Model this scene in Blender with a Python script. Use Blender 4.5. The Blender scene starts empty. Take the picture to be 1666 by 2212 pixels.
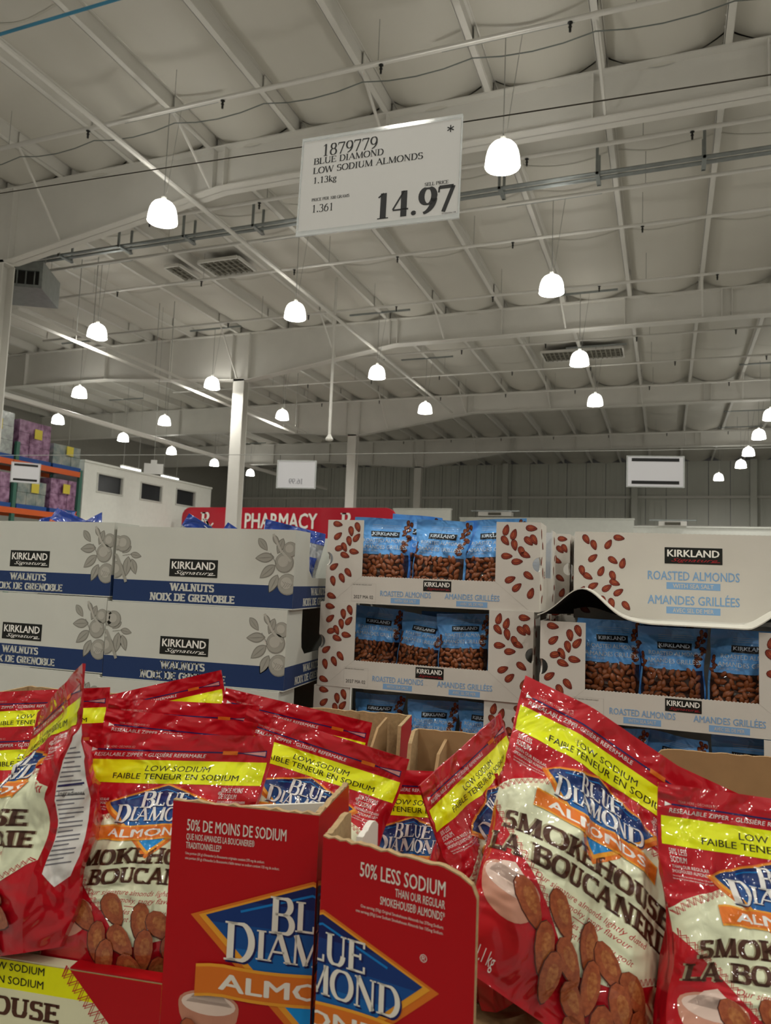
import bpy, bmesh, math, random
import numpy as np
from mathutils import Matrix, Vector
from mathutils.geometry import tessellate_polygon

# ------------------------------------------------------------------ camera, world, exposure
scene = bpy.context.scene
COL = scene.collection
YAW, PITCH, ROLL, FOCAL_PX = math.radians(20.86), math.radians(5.04), math.radians(2.19), 1600.0
EYE = Vector((0, 0, 1.5))
fwd = Vector((-math.sin(YAW) * math.cos(PITCH), math.cos(YAW) * math.cos(PITCH), math.sin(PITCH)))
r0 = Vector((math.cos(YAW), math.sin(YAW), 0)); u0 = r0.cross(fwd)
right = r0 * math.cos(ROLL) + u0 * math.sin(ROLL); up = right.cross(fwd)
cam_data = bpy.data.cameras.new('camera')
cam_data.sensor_fit = 'HORIZONTAL'; cam_data.sensor_width = 36.0
cam_data.lens = 36.0 * FOCAL_PX / 1666.0
cam_data.clip_start = 0.02; cam_data.clip_end = 200
cam_data.dof.use_dof = True; cam_data.dof.focus_distance = 1.45
cam_data.dof.aperture_fstop = cam_data.lens / 2.4      # a 2.4 mm wide phone aperture
cam = bpy.data.objects.new('camera', cam_data); COL.objects.link(cam)
cam.matrix_world = Matrix(((right.x, up.x, -fwd.x, EYE.x), (right.y, up.y, -fwd.y, EYE.y), (right.z, up.z, -fwd.z, EYE.z), (0, 0, 0, 1)))
scene.camera = cam
world = bpy.data.worlds.new('world'); scene.world = world; world.use_nodes = True
world.node_tree.nodes['Background'].inputs[0].default_value = (0.9, 0.92, 1, 1)
world.node_tree.nodes['Background'].inputs[1].default_value = 0.05
scene.view_settings.view_transform = 'Standard'; scene.view_settings.look = 'None'
scene.view_settings.gamma = 1.0; scene.view_settings.use_curve_mapping = False
scene.view_settings.exposure = 0.0
LAMP_STRENGTH, DOWNLIGHT_STRENGTH = 8.8, 198.0

# ------------------------------------------------------------------ helpers
def lin(c):
    if isinstance(c, str):
        c = [int(c[i:i + 2], 16) / 255 for i in (0, 2, 4)]
    return tuple((v / 12.92 if v <= 0.04045 else ((v + 0.055) / 1.055) ** 2.4) for v in c) + (1.0,)

MATS = {}
def mat(name, col, rough=0.6, spec=0.4, coat=0.0, metal=0.0, var=0.0, vscale=8.0, bump=0.0, bscale=60.0, emit=0.0, alpha=1.0, col2=None, trans=0.0, stretch=(1, 1, 1), coat_r=0.06, bdist=0.01, bdetail=3.0):
    if name in MATS: return MATS[name]
    m = bpy.data.materials.new(name); m.use_nodes = True; nt = m.node_tree
    b = nt.nodes['Principled BSDF']; I = b.inputs
    c = lin(col); I['Base Color'].default_value = c
    I['Roughness'].default_value = rough; I['Specular IOR Level'].default_value = spec
    I['Coat Weight'].default_value = coat; I['Coat Roughness'].default_value = coat_r; I['Metallic'].default_value = metal
    I['Alpha'].default_value = alpha
    if trans: I['Transmission Weight'].default_value = trans
    if emit:
        I['Emission Color'].default_value = c; I['Emission Strength'].default_value = emit
    if var or bump or col2:
        tc = nt.nodes.new('ShaderNodeTexCoord'); mp = nt.nodes.new('ShaderNodeMapping'); mp.inputs['Scale'].default_value = stretch
        nt.links.new(tc.outputs['Object'], mp.inputs['Vector'])
    if var or col2:
        n = nt.nodes.new('ShaderNodeTexNoise'); n.inputs['Scale'].default_value = vscale; n.inputs['Detail'].default_value = 5
        nt.links.new(mp.outputs[0], n.inputs['Vector'])
        r = nt.nodes.new('ShaderNodeValToRGB'); r.color_ramp.elements[0].position = 0.3; r.color_ramp.elements[1].position = 0.7
        a = tuple(v * (1 - var) for v in c[:3]) + (1,)
        r.color_ramp.elements[0].color = a; r.color_ramp.elements[1].color = lin(col2) if col2 else tuple(min(1, v * (1 + var * 0.6)) for v in c[:3]) + (1,)
        nt.links.new(n.outputs['Fac'], r.inputs['Fac']); nt.links.new(r.outputs['Color'], I['Base Color'])
    if bump:
        n2 = nt.nodes.new('ShaderNodeTexNoise'); n2.inputs['Scale'].default_value = bscale; n2.inputs['Detail'].default_value = bdetail
        n2.inputs['Distortion'].default_value = 0.7 if coat else 0.0
        nt.links.new(mp.outputs[0], n2.inputs['Vector'])
        bp = nt.nodes.new('ShaderNodeBump'); bp.inputs['Strength'].default_value = bump; bp.inputs['Distance'].default_value = bdist
        nt.links.new(n2.outputs['Fac'], bp.inputs['Height']); nt.links.new(bp.outputs['Normal'], I['Normal'])
        if coat: nt.links.new(bp.outputs['Normal'], I['Coat Normal'])
    MATS[name] = m
    return m

def film(name, col, rough=0.28, bump=0.22, coat=0.8):           # printed glossy plastic film
    return mat(name, col, rough=rough + .15, spec=0.25, coat=min(1, coat * 1.25), bump=min(1, bump * 3.8), bscale=18.0, coat_r=0.025, bdist=.03, bdetail=2.0)
def ink(name, col, rough=0.5): return mat(name, col, rough=rough, spec=0.3)

def link(o, parent=None):
    COL.objects.link(o)
    if parent is not None: o.parent = parent
    return o
def tag(o, label=None, cat=None, group=None, kind=None):
    if label: o['label'] = label
    if cat: o['category'] = cat
    if group: o['group'] = group
    if kind: o['kind'] = kind
    return o
def empty(name, loc=(0, 0, 0), rz=0.0):
    o = bpy.data.objects.new(name, None); o.location = loc; o.rotation_euler = (0, 0, rz); o.empty_display_size = 0.1
    COL.objects.link(o); return o
def copy_tree(o, parent=None):
    c = o.copy(); COL.objects.link(c); c.parent = parent
    for ch in o.children: copy_tree(ch, c)
    return c
def frame(lat, fw, z):          # a point of the sales aisle: metres to the right, metres ahead, height
    return Vector((r0.x * lat - math.sin(YAW) * fw, r0.y * lat + math.cos(YAW) * fw, z))

class MB:
    def __init__(s): s.v = []; s.f = []; s.m = []
    def add(s, vs, fs, mi=0):
        o = len(s.v); s.v += [tuple(v) for v in vs]; s.f += [tuple(i + o for i in f) for f in fs]; s.m += [mi] * len(fs); return s
    def box(s, x0, x1, y0, y1, z0, z1, mi=0):
        v = [(x, y, z) for z in (z0, z1) for y in (y0, y1) for x in (x0, x1)]
        return s.add(v, [(0, 2, 3, 1), (4, 5, 7, 6), (0, 1, 5, 4), (2, 6, 7, 3), (0, 4, 6, 2), (1, 3, 7, 5)], mi)
    def tube(s, pts, r, n=8, mi=0, caps=True):
        pts = [Vector(p) for p in pts]; rs = r if isinstance(r, (list, tuple)) else [r] * len(pts); vs = []; fs = []
        ref = None
        for i, p in enumerate(pts):
            d = (pts[min(i + 1, len(pts) - 1)] - pts[max(i - 1, 0)]).normalized()
            if ref is None: ref = Vector((0, 0, 1)) if abs(d.z) < 0.9 else Vector((1, 0, 0))
            a = d.cross(ref).normalized(); b = a.cross(d)
            for k in range(n):
                t = 2 * math.pi * k / n; vs.append(p + (a * math.cos(t) + b * math.sin(t)) * rs[i])
        for i in range(len(pts) - 1):
            for k in range(n):
                fs.append((i * n + k, i * n + (k + 1) % n, (i + 1) * n + (k + 1) % n, (i + 1) * n + k))
        if caps: fs.append(tuple(range(n))[::-1]); fs.append(tuple(range((len(pts) - 1) * n, len(pts) * n)))
        return s.add(vs, fs, mi)
    def lathe(s, prof, n=24, mi=0, c=(0, 0, 0)):
        vs = [(c[0] + r * math.cos(2 * math.pi * k / n), c[1] + r * math.sin(2 * math.pi * k / n), c[2] + z) for r, z in prof for k in range(n)]
        fs = [(i * n + k, i * n + (k + 1) % n, (i + 1) * n + (k + 1) % n, (i + 1) * n + k) for i in range(len(prof) - 1) for k in range(n)]
        return s.add(vs, fs, mi)
    def prism(s, poly, y0, y1, mi=0):
        """an outline in x, z (may be concave) given thickness along y"""
        n = len(poly); vs = [(x, y0, z) for x, z in poly] + [(x, y1, z) for x, z in poly]
        tris = tessellate_polygon([[Vector((x, z, 0)) for x, z in poly]])
        fs = [tuple(t) for t in tris] + [tuple(i + n for i in t) for t in tris]
        fs += [(i, (i + 1) % n, n + (i + 1) % n, n + i) for i in range(n)]
        return s.add(vs, fs, mi)
    def grid(s, P, mi=0):
        ny, nx = P.shape[:2]; vs = P.reshape(-1, 3).tolist()
        fs = [(j * nx + i, j * nx + i + 1, (j + 1) * nx + i + 1, (j + 1) * nx + i) for j in range(ny - 1) for i in range(nx - 1)]
        return s.add(vs, fs, mi)
    def mesh(s, name, mats, smooth=False, fix=True):
        me = bpy.data.meshes.new(name); me.from_pydata(s.v, [], s.f)
        mats = mats if isinstance(mats, (list, tuple)) else [mats]
        for m in mats: me.materials.append(m)
        me.polygons.foreach_set('material_index', s.m)
        if fix:
            bm = bmesh.new(); bm.from_mesh(me); bmesh.ops.recalc_face_normals(bm, faces=bm.faces); bm.to_mesh(me); bm.free()
        if smooth: me.polygons.foreach_set('use_smooth', [True] * len(me.polygons))
        me.update(); return me
    def build(s, name, mats, parent=None, smooth=False, fix=True):
        return link(bpy.data.objects.new(name, s.mesh(name, mats, smooth, fix)), parent)

# ------------------------------------------------------------------ lettering
_SANS = {}
def sans(txt, bold=0.0):
    """triangles of a line in the built-in sans, cap height 1, starting at x = 0"""
    k = (txt, bold)
    if k in _SANS: return _SANS[k]
    cu = bpy.data.curves.new('line', 'FONT'); cu.body = txt; cu.size = 1.0; cu.dimensions = '2D'; cu.fill_mode = 'FRONT'; cu.resolution_u = 2; cu.offset = bold
    o = bpy.data.objects.new('line', cu); COL.objects.link(o)
    dg = bpy.context.evaluated_depsgraph_get(); me = bpy.data.meshes.new_from_object(o.evaluated_get(dg))
    me.calc_loop_triangles()
    v = np.array([q.co[:2] for q in me.vertices], float).reshape(-1, 2) / 0.727
    t = np.array([tr.vertices[:] for tr in me.loop_triangles], int).reshape(-1, 3)
    if len(v): v[:, 0] -= v[:, 0].min()
    bpy.data.objects.remove(o); bpy.data.curves.remove(cu); bpy.data.meshes.remove(me)
    _SANS[k] = (v, t); return v, t

# a drawn roman alphabet: strokes (kind, points or ellipse, weight h/v/auto, serif ends)
def _E(cx, cy, rx, ry, a0, a1, n=14):
    return [(cx + rx * math.cos(math.radians(a0 + (a1 - a0) * i / n)), cy + ry * math.sin(math.radians(a0 + (a1 - a0) * i / n))) for i in range(n + 1)]
def _glyphs():
    G = {}; V = 't'; H = 'n'; A = 'a'
    st = lambda x, a=0, b=1, s='ab': ([(x, a), (x, b)], V, s)
    ba = lambda x0, x1, y, s='': ([(x0, y), (x1, y)], H, s)
    G['A'] = (.78, [([(.06, 0), (.40, 1)], H, 'a'), ([(.38, 1), (.72, 0)], V, 'b'), ba(.2, .58, .34)])
    G['B'] = (.68, [st(.14), ba(.14, .36, 1), ba(.14, .38, .53), ba(.14, .38, 0), (_E(.36, .765, .2, .235, 90, -90), A, ''), (_E(.38, .265, .24, .265, 90, -90), A, '')])
    G['C'] = (.72, [(_E(.42, .5, .34, .5, 45, 318, 22), A, ''), ([(.66, .98), (.66, .7)], H, '')])
    G['D'] = (.76, [st(.14), ba(.14, .32, 1), ba(.14, .32, 0), (_E(.32, .5, .36, .5, 90, -90, 18), A, '')])
    G['E'] = (.64, [st(.14), ba(.14, .58, 1), ba(.14, .46, .52), ba(.14, .6, 0), ([(.58, 1), (.58, .8)], H, ''), ([(.6, 0), (.6, .22)], H, ''), ([(.46, .42), (.46, .62)], H, '')])
    G['G'] = (.76, [(_E(.42, .5, .34, .5, 48, 325, 22), A, ''), st(.66, .05, .44, 'b'), ([(.66, .98), (.66, .72)], H, '')])
    G['H'] = (.8, [st(.14), st(.66), ba(.14, .66, .51)])
    G['I'] = (.34, [st(.17)])
    G['K'] = (.76, [st(.14), ([(.16, .4), (.64, 1)], H, 'b'), ([(.3, .58), (.68, 0)], V, 'b')])
    G['L'] = (.62, [st(.14), ba(.14, .58, 0), ([(.58, 0), (.58, .24)], H, '')])
    G['M'] = (.96, [([(.12, 0), (.14, 1)], H, 'a'), ([(.14, 1), (.47, .02)], V, ''), ([(.47, .02), (.8, 1)], H, ''), ([(.8, 1), (.82, 0)], V, 'b')])
    G['N'] = (.8, [([(.14, 0), (.14, 1)], H, 'ab'), ([(.14, 1), (.66, 0)], V, ''), ([(.66, 0), (.66, 1)], H, 'b')])
    G['O'] = (.8, [(_E(.4, .5, .34, .5, 0, 360, 28), A, '')])
    G['P'] = (.64, [st(.14), ba(.14, .34, 1), ba(.14, .34, .47), (_E(.34, .735, .22, .265, 90, -90), A, '')])
    G['R'] = (.74, [st(.14), ba(.14, .34, 1), ba(.14, .36, .5), (_E(.34, .75, .22, .25, 90, -90), A, ''), ([(.36, .5), (.66, 0)], V, 'b')])
    G['S'] = (.6, [(_E(.3, .745, .2, .255, 40, 250, 14)[:-1] + _E(.3, .27, .23, .27, 75, -140, 14), A, ''), ([(.5, .98), (.5, .76)], H, ''), ([(.08, .02), (.08, .24)], H, '')])
    G['T'] = (.7, [st(.35, s='a'), ba(.05, .65, 1), ([(.05, 1), (.05, .78)], H, ''), ([(.65, 1), (.65, .78)], H, '')])
    G['U'] = (.78, [([(.15, 1), (.15, .35)], V, 'a'), (_E(.4, .35, .25, .35, 180, 360), A, ''), ([(.65, .35), (.65, 1)], H, 'b')])
    G['V'] = (.78, [([(.06, 1), (.39, 0)], V, 'a'), ([(.39, 0), (.72, 1)], H, 'b')])
    G['W'] = (1.06, [([(.05, 1), (.3, 0)], V, 'a'), ([(.3, 0), (.52, 1)], H, ''), ([(.52, 1), (.77, 0)], V, ''), ([(.77, 0), (1.01, 1)], H, 'b')])
    G['X'] = (.76, [([(.08, 1), (.68, 0)], V, 'ab'), ([(.08, 0), (.68, 1)], H, 'ab')])
    G['Y'] = (.74, [([(.06, 1), (.37, .45)], V, 'a'), ([(.68, 1), (.37, .45)], H, 'a'), st(.37, 0, .46, 'a')])
    G['0'] = (.6, [(_E(.3, .5, .23, .5, 0, 360, 26), A, '')])
    G['1'] = (.6, [st(.32, s='a'), ([(.14, .84), (.32, 1)], H, '')])
    G['2'] = (.6, [(_E(.29, .72, .21, .28, 160, -20, 14) + [(.08, 0)], A, ''), ([(.08, .03), (.54, .03)], V, '')])
    G['3'] = (.6, [(_E(.26, .76, .2, .24, 150, -90, 14), A, ''), (_E(.26, .27, .25, .27, 90, -150, 16), A, '')])
    G['4'] = (.6, [([(.42, 0), (.42, 1)], V, ''), ([(.42, 1), (.04, .3)], H, ''), ([(.04, .28), (.58, .28)], H, '')])
    G['6'] = (.6, [(_E(.3, .32, .22, .32, 0, 360, 22), A, ''), (_E(.56, .42, .48, .58, 178, 105, 8), A, '')])
    G['7'] = (.6, [([(.06, .95), (.54, .95)], 'm', ''), ([(.54, .97), (.22, 0)], 'm', ''), ([(.06, .97), (.05, .76)], H, '')])
    G['8'] = (.6, [(_E(.3, .76, .18, .24, 0, 360, 20), A, ''), (_E(.3, .27, .22, .27, 0, 360, 20), A, '')])
    G['9'] = (.6, [(_E(.3, .68, .22, .32, 0, 360, 22), A, ''), (_E(.04, .58, .48, .58, -2, -75, 8), A, '')])
    G['5'] = (.6, [([(.14, .98), (.5, .98)], V, ''), ([(.14, .98), (.12, .55)], H, ''), (_E(.27, .31, .23, .31, 120, -150, 14), A, '')])
    G['.'] = (.3, [(_E(.15, .085, .045, .045, 0, 360, 12), 'd', '')])
    G['k'] = (.56, [st(.12, 0, 1, 'a'), ([(.14, .28), (.46, .66)], H, 'b'), ([(.22, .38), (.5, 0)], V, 'b')])
    G['g'] = (.56, [(_E(.25, .45, .16, .2, 0, 360, 16), A, ''), (_E(.25, -.1, .2, .14, 0, 360, 16), A, ''), ([(.16, .28), (.14, .1), (.34, .04)], H, ''), ([(.36, .62), (.52, .66)], H, '')])
    G['*'] = (.5, [([(.25 - .17 * math.cos(math.radians(a)), .78 - .17 * math.sin(math.radians(a))), (.25 + .17 * math.cos(math.radians(a)), .78 + .17 * math.sin(math.radians(a)))], 'm', '') for a in (90, 30, 150)])
    G['!'] = (.3, [])
    G[' '] = (.34, [])
    return G
GLY = _glyphs()
def roman(txt, thick=.13, thin=.05, serif=.1, st=.045, track=.02):
    vs = []; ts = []; x = 0.0
    def strip(L, R):
        o = len(vs); n = len(L); vs.extend(L); vs.extend(R)
        for i in range(n - 1): ts.append((o + i, o + i + 1, o + n + i + 1)); ts.append((o + i, o + n + i + 1, o + n + i))
    for ch in txt:
        wd, strokes = GLY.get(ch, GLY[' '])
        for pts, wf, se in strokes:
            P = np.array(pts, float); n = len(P); L = []; R = []
            for i in range(n):
                d = P[min(i + 1, n - 1)] - P[max(i - 1, 0)]
                if n > 20 and np.allclose(P[0], P[-1]) and i in (0, n - 1): d = P[1] - P[-2]
                d = d / (np.hypot(*d) + 1e-9); nrm = np.array([-d[1], d[0]])
                w = {'t': thick, 'n': thin, 'm': (thick + thin) / 2 if thick > .1 else thick, 'd': .09}.get(wf)
                if w is None: w = thin + (thick - thin) * abs(d[1]) ** 1.4
                p = P[i].copy()
                if wf == 'a': p[1] = w / 2 * 0 + min(max(p[1], thin / 2), 1 - thin / 2) if -.01 <= p[1] <= 1.01 else p[1]
                if wf == 'n' and abs(d[1]) < .1: p[1] = min(max(p[1], thin / 2), 1 - thin / 2)
                L.append((x + p[0] + nrm[0] * w / 2, p[1] + nrm[1] * w / 2)); R.append((x + p[0] - nrm[0] * w / 2, p[1] - nrm[1] * w / 2))
            strip(L, R)
            w = thick if wf == 't' else thin
            for tag_, (px, py) in (('a', P[0]), ('b', P[-1])):
                if tag_ in se and serif:
                    y0 = py if py < .5 else py - st
                    hw = w / 2 + serif
                    strip([(x + px - hw, y0), (x + px + hw, y0)], [(x + px - hw, y0 + st), (x + px + hw, y0 + st)])
        x += wd + track
    v = np.array(vs, float).reshape(-1, 2); t = np.array(ts, int).reshape(-1, 3)
    return v, t, x

class Art:
    """flat print as layered outlines; x to the right, y DOWN (as one reads it), grouped by the part it becomes"""
    def __init__(s): s.g = {}
    def add(s, grp, v, t, m, layer):
        v = np.asarray(v, float).reshape(-1, 2); t = np.asarray(t, int).reshape(-1, 3)
        if len(t): s.g.setdefault(grp, []).append((v, t, m, layer))
    def poly(s, grp, pts, m, layer=1):
        t = tessellate_polygon([[Vector((p[0], p[1], 0)) for p in pts]])
        s.add(grp, pts, t, m, layer)
    def rect(s, grp, x0, y0, x1, y1, m, layer=1): s.poly(grp, [(x0, y0), (x1, y0), (x1, y1), (x0, y1)], m, layer)
    def line(s, grp, pts, w, m, layer=1):
        P = np.array(pts, float); n = len(P); L = []; R = []
        for i in range(n):
            d = P[min(i + 1, n - 1)] - P[max(i - 1, 0)]; d /= np.hypot(*d) + 1e-9; k = np.array([-d[1], d[0]]) * w / 2
            L.append(P[i] + k); R.append(P[i] - k)
        t = [q for i in range(n - 1) for q in ((i, i + 1, n + i + 1), (i, n + i + 1, n + i))]
        s.add(grp, L + R, t, m, layer)
    def disc(s, grp, x, y, rx, ry, m, layer=1, n=20, a=0):
        ca, sa = math.cos(a), math.sin(a)
        s.poly(grp, [(x + ca * rx * math.cos(q) - sa * ry * math.sin(q), y + sa * rx * math.cos(q) + ca * ry * math.sin(q)) for q in [2 * math.pi * i / n for i in range(n)]], m, layer)
    def text(s, grp, txt, x, y, h, m, layer=2, align='c', font='sans', bold=0.0, xs=1.0, width=None, slant=0.0, warp=None, **kw):
        if font == 'sans':
            v, t = sans(txt); v = v.copy()
            if bold:
                n_ = len(v); b_ = bold * 1.1
                v = np.concatenate([v + np.array([d_ * b_, 0]) for d_ in (-1, 1)] + [v + np.array([0, d_ * b_ * .6]) for d_ in (-1, 1)])
        else:
            v, t, _ = roman(txt, **kw); v = v.copy()
        if not len(v): return
        w = v[:, 0].max(); f = xs * h if width is None else width / w
        v[:, 0] += slant * v[:, 1]
        v[:, 0] *= f; v[:, 1] *= -h
        v[:, 0] -= {'l': 0, 'c': w * f / 2, 'r': w * f}[align]
        v[:, 0] += x; v[:, 1] += y
        if warp: v = warp(v)
        n_ = int(t.max()) + 1 if font != 'sans' else len(sans(txt)[0])
        for q_ in range(max(1, len(v) // n_) if font == 'sans' else 1):
            s.add(grp, v[q_ * n_:(q_ + 1) * n_] if font == 'sans' else v, t, m, layer + q_ * .22)
    def almond(s, grp, x, y, L, ang, ms, layer=2, wd=.56, stripes=True, k1=.86):
        ca, sa = math.cos(ang), math.sin(ang)
        def ol(k, dx=0, dy=0, n=12):
            q = []
            for i in range(n):
                a = 2 * math.pi * i / n; c = math.cos(a); ww = wd * .5 * (1 - .28 * c - .1 * c * c)
                px = (c * .5 * k + dx) * L; py = (math.sin(a) * ww * k + dy) * L
                q.append((x + ca * px - sa * py, y + sa * px + ca * py))
            return q
        s.poly(grp, ol(1), ms[0], layer); s.poly(grp, ol(k1, -.01, -.015), ms[1], layer + 1)
        s.poly(grp, ol(.5, -.05, -.05), ms[2], layer + 2)
        for dy in ((-.1, .04) if stripes else ()):
            p = [(x + ca * a * L - sa * dy * L * f, y + sa * a * L + ca * dy * L * f) for a, f in ((-.36, .6), (-.1, 1.2), (.15, 1), (.38, .1))]
            s.line(grp, p, L * .025, ms[0], layer + 3)
    def cut(s, step):
        """split along a lattice so that the print can follow a bent surface"""
        for g, items in s.g.items():
            out = []
            for v, t, m, l in items:
                bm = bmesh.new(); bv = [bm.verts.new((p[0], p[1], 0)) for p in v]
                for a in t:
                    try: bm.faces.new([bv[i] for i in a])
                    except ValueError: pass
                lo, hi = v.min(0), v.max(0)
                for ax in (0, 1):
                    k = math.ceil(lo[ax] / step)
                    while k * step < hi[ax]:
                        co = [0, 0, 0]; co[ax] = k * step; no = [0, 0, 0]; no[ax] = 1
                        bmesh.ops.bisect_plane(bm, geom=bm.verts[:] + bm.edges[:] + bm.faces[:], plane_co=co, plane_no=no, dist=2e-5); k += 1
                d = v[:, 0] - v[:, 1]; k = math.ceil(d.min() / step)
                while k * step < d.max():          # and along the facets' diagonals
                    bmesh.ops.bisect_plane(bm, geom=bm.verts[:] + bm.edges[:] + bm.faces[:], plane_co=(k * step, 0, 0), plane_no=(1, -1, 0), dist=2e-5); k += 1
                bmesh.ops.remove_doubles(bm, verts=bm.verts[:], dist=4e-5); bmesh.ops.triangulate(bm, faces=bm.faces[:]); bm.verts.index_update()
                V_ = np.array([q.co[:2] for q in bm.verts]).reshape(-1, 2); T_ = np.array([[q.index for q in f.verts] for f in bm.faces], int).reshape(-1, 3); bm.free()
                if not len(T_): continue
                a_ = np.cross(V_[T_[:, 1]] - V_[T_[:, 0]], V_[T_[:, 2]] - V_[T_[:, 0]]); keep = np.abs(a_) > 1e-9
                T_ = np.where((a_ > 0)[:, None], T_[:, ::-1], T_)[keep]       # one winding throughout
                if len(T_): out.append((V_, T_, m, l))
            s.g[g] = out
        return s
    def meshes(s, fn, step=.0003, smooth=False):
        """one mesh for each group; fn(x, y, offset) gives points"""
        res = {}
        for g, items in s.g.items():
            names = []; V = []; T = []; M = []; o = 0
            for v, t, m, l in items:
                if m not in names: names.append(m)
                V.append(fn(v[:, 0], v[:, 1], l * step)); T.append(t + o); M.append(np.full(len(t), names.index(m))); o += len(v)
            V = np.concatenate(V); T = np.concatenate(T); M = np.concatenate(M)
            me = bpy.data.meshes.new(g.split('|')[0]); me.from_pydata(V.tolist(), [], T.tolist())
            for m in names: me.materials.append(MATS[m])
            me.polygons.foreach_set('material_index', M.astype(int).tolist())
            if smooth: me.polygons.foreach_set('use_smooth', [True] * len(T))
            me.update(); res[g] = me
        return res
def put(meshes, parent):
    for g, me in meshes.items(): link(bpy.data.objects.new(g.split('|')[0], me), parent)
def flat_front(x0, ztop, sx, y=0.0):       # print on a face that looks along -y
    return lambda x, y_, off: np.stack([x0 + x * sx, np.full_like(x, y) - off, ztop - y_ * sx], 1)
def flat_right(xface, y0, ztop, sx):       # print on a face that looks along +x
    return lambda x, y_, off: np.stack([np.full_like(x, xface) + off, y0 + x * sx, ztop - y_ * sx], 1)
# ------------------------------------------------------------------ the building
mat('roof_white', 'e4e2da', .75, var=.05, vscale=1.5); mat('insulation', 'd6d3ca', .55, spec=.5, var=.05, vscale=.8, bump=.15, bscale=1.6)
mat('steel_white', 'e2e0da', .5, var=.04, vscale=2); mat('seam_tape', 'c9c7bd', .6); mat('gap_dark', '3a3935', .8)
mat('galvanized', '9aa0a0', .35, metal=.7, var=.15, vscale=6); mat('cable_grey', '6f7673', .5); mat('cord_grey', '9d9d98', .5)
mat('head_black', '1c1b19', .5); mat('concrete', '8d8a84', .5, var=.12, vscale=3); mat('blue_pipe', '3f86a8', .4)
mat('wall_panel', 'd2d3cb', .55, var=.06, vscale=.7); mat('wall_dark', '8a8a90', .6); mat('paint_white', 'e9ebe4', .6, var=.03)
mat('wall_grey', 'b4b2aa', .7, var=.05)
mat('lamp_shade', 'fffcf2', .3, emit=LAMP_STRENGTH); mat('downlight_disc', 'fffcf2', .3, emit=DOWNLIGHT_STRENGTH); mat('strip_tube', 'f4fbff', .3, emit=6.0)
mat('grille', '8a877c', .6); mat('grille_dark', '5a574d', .7)
ROOF = 8.0
X0, X1, Y0, Y1 = -26.0, 13.0, -14.0, 40.5

fl = MB().box(X0, X1, Y0, Y1, -.2, 0).build('floor', MATS['concrete']); tag(fl, 'polished grey concrete warehouse floor', kind='structure')
deck = MB().box(X0, X1, Y0, Y1, ROOF + .42, ROOF + .5).build('ceiling', MATS['roof_white']); tag(deck, 'white warehouse ceiling of sagging insulation panels between steel purlins', kind='structure')
for nm, bx_, lb in (('wall_left', (X0 - .2, X0, Y0, Y1), 'plain grey side wall of the warehouse'), ('wall_right', (X1, X1 + .2, Y0, Y1), 'plain light side wall of the warehouse'),
                ('wall_front', (X0, X1, Y0 - .2, Y0), 'plain light end wall of the warehouse behind the aisle')):
    tag(MB().box(*bx_, 0, ROOF + .5).build(nm, MATS['wall_grey']), lb, kind='structure')
wb = MB().box(X0, X1, Y1, Y1 + .2, 0, ROOF + .5).build('wall_back', MATS['wall_dark']); tag(wb, 'grey ribbed metal end wall of the warehouse', kind='structure')
# back wall sheets in three lifts, between girts
pm = MB().box(0, .97, -.05, 0, 0, 1).mesh('wall_panel', MATS['wall_panel'])
rib = MB().box(0, .97, -.05, 0, 0, 1)
for k in range(3): rib.box(.12 + k * .32, .2 + k * .32, -.09, -.05, 0, 1)
pm = rib.mesh('wall_panel', MATS['wall_panel'])
for lo, hi in ((.0, 4.6), (4.68, 6.1), (6.18, 8.0)):
    x = X0
    while x < 12:
        o = link(bpy.data.objects.new('wall_panel', pm), wb); o.location = (x, Y1, lo); o.scale = (1, 1, hi - lo); x += 1.0
for z in (4.64, 6.14): MB().box(X0, X1, Y1 - .22, Y1, z - .06, z + .06).build('girt', MATS['steel_white'], wb)

# purlins and insulation
PX = [.67 + 1.46 * k for k in range(-18, 9)]
GY = [-14.13, -6.33, 1.47, 9.27, 17.1, 24.9, 32.7, 40.5]
pu = MB()
pu.box(-.04, .03, 0, 1, 0, .012).box(-.006, .006, 0, 1, .012, .24).box(-.03, .05, 0, 1, .24, .252).box(-.044, -.034, 0, 1, 0, .03).box(.044, .054, 0, 1, .225, .252)
pum = pu.mesh('purlin', MATS['steel_white'])
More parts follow.
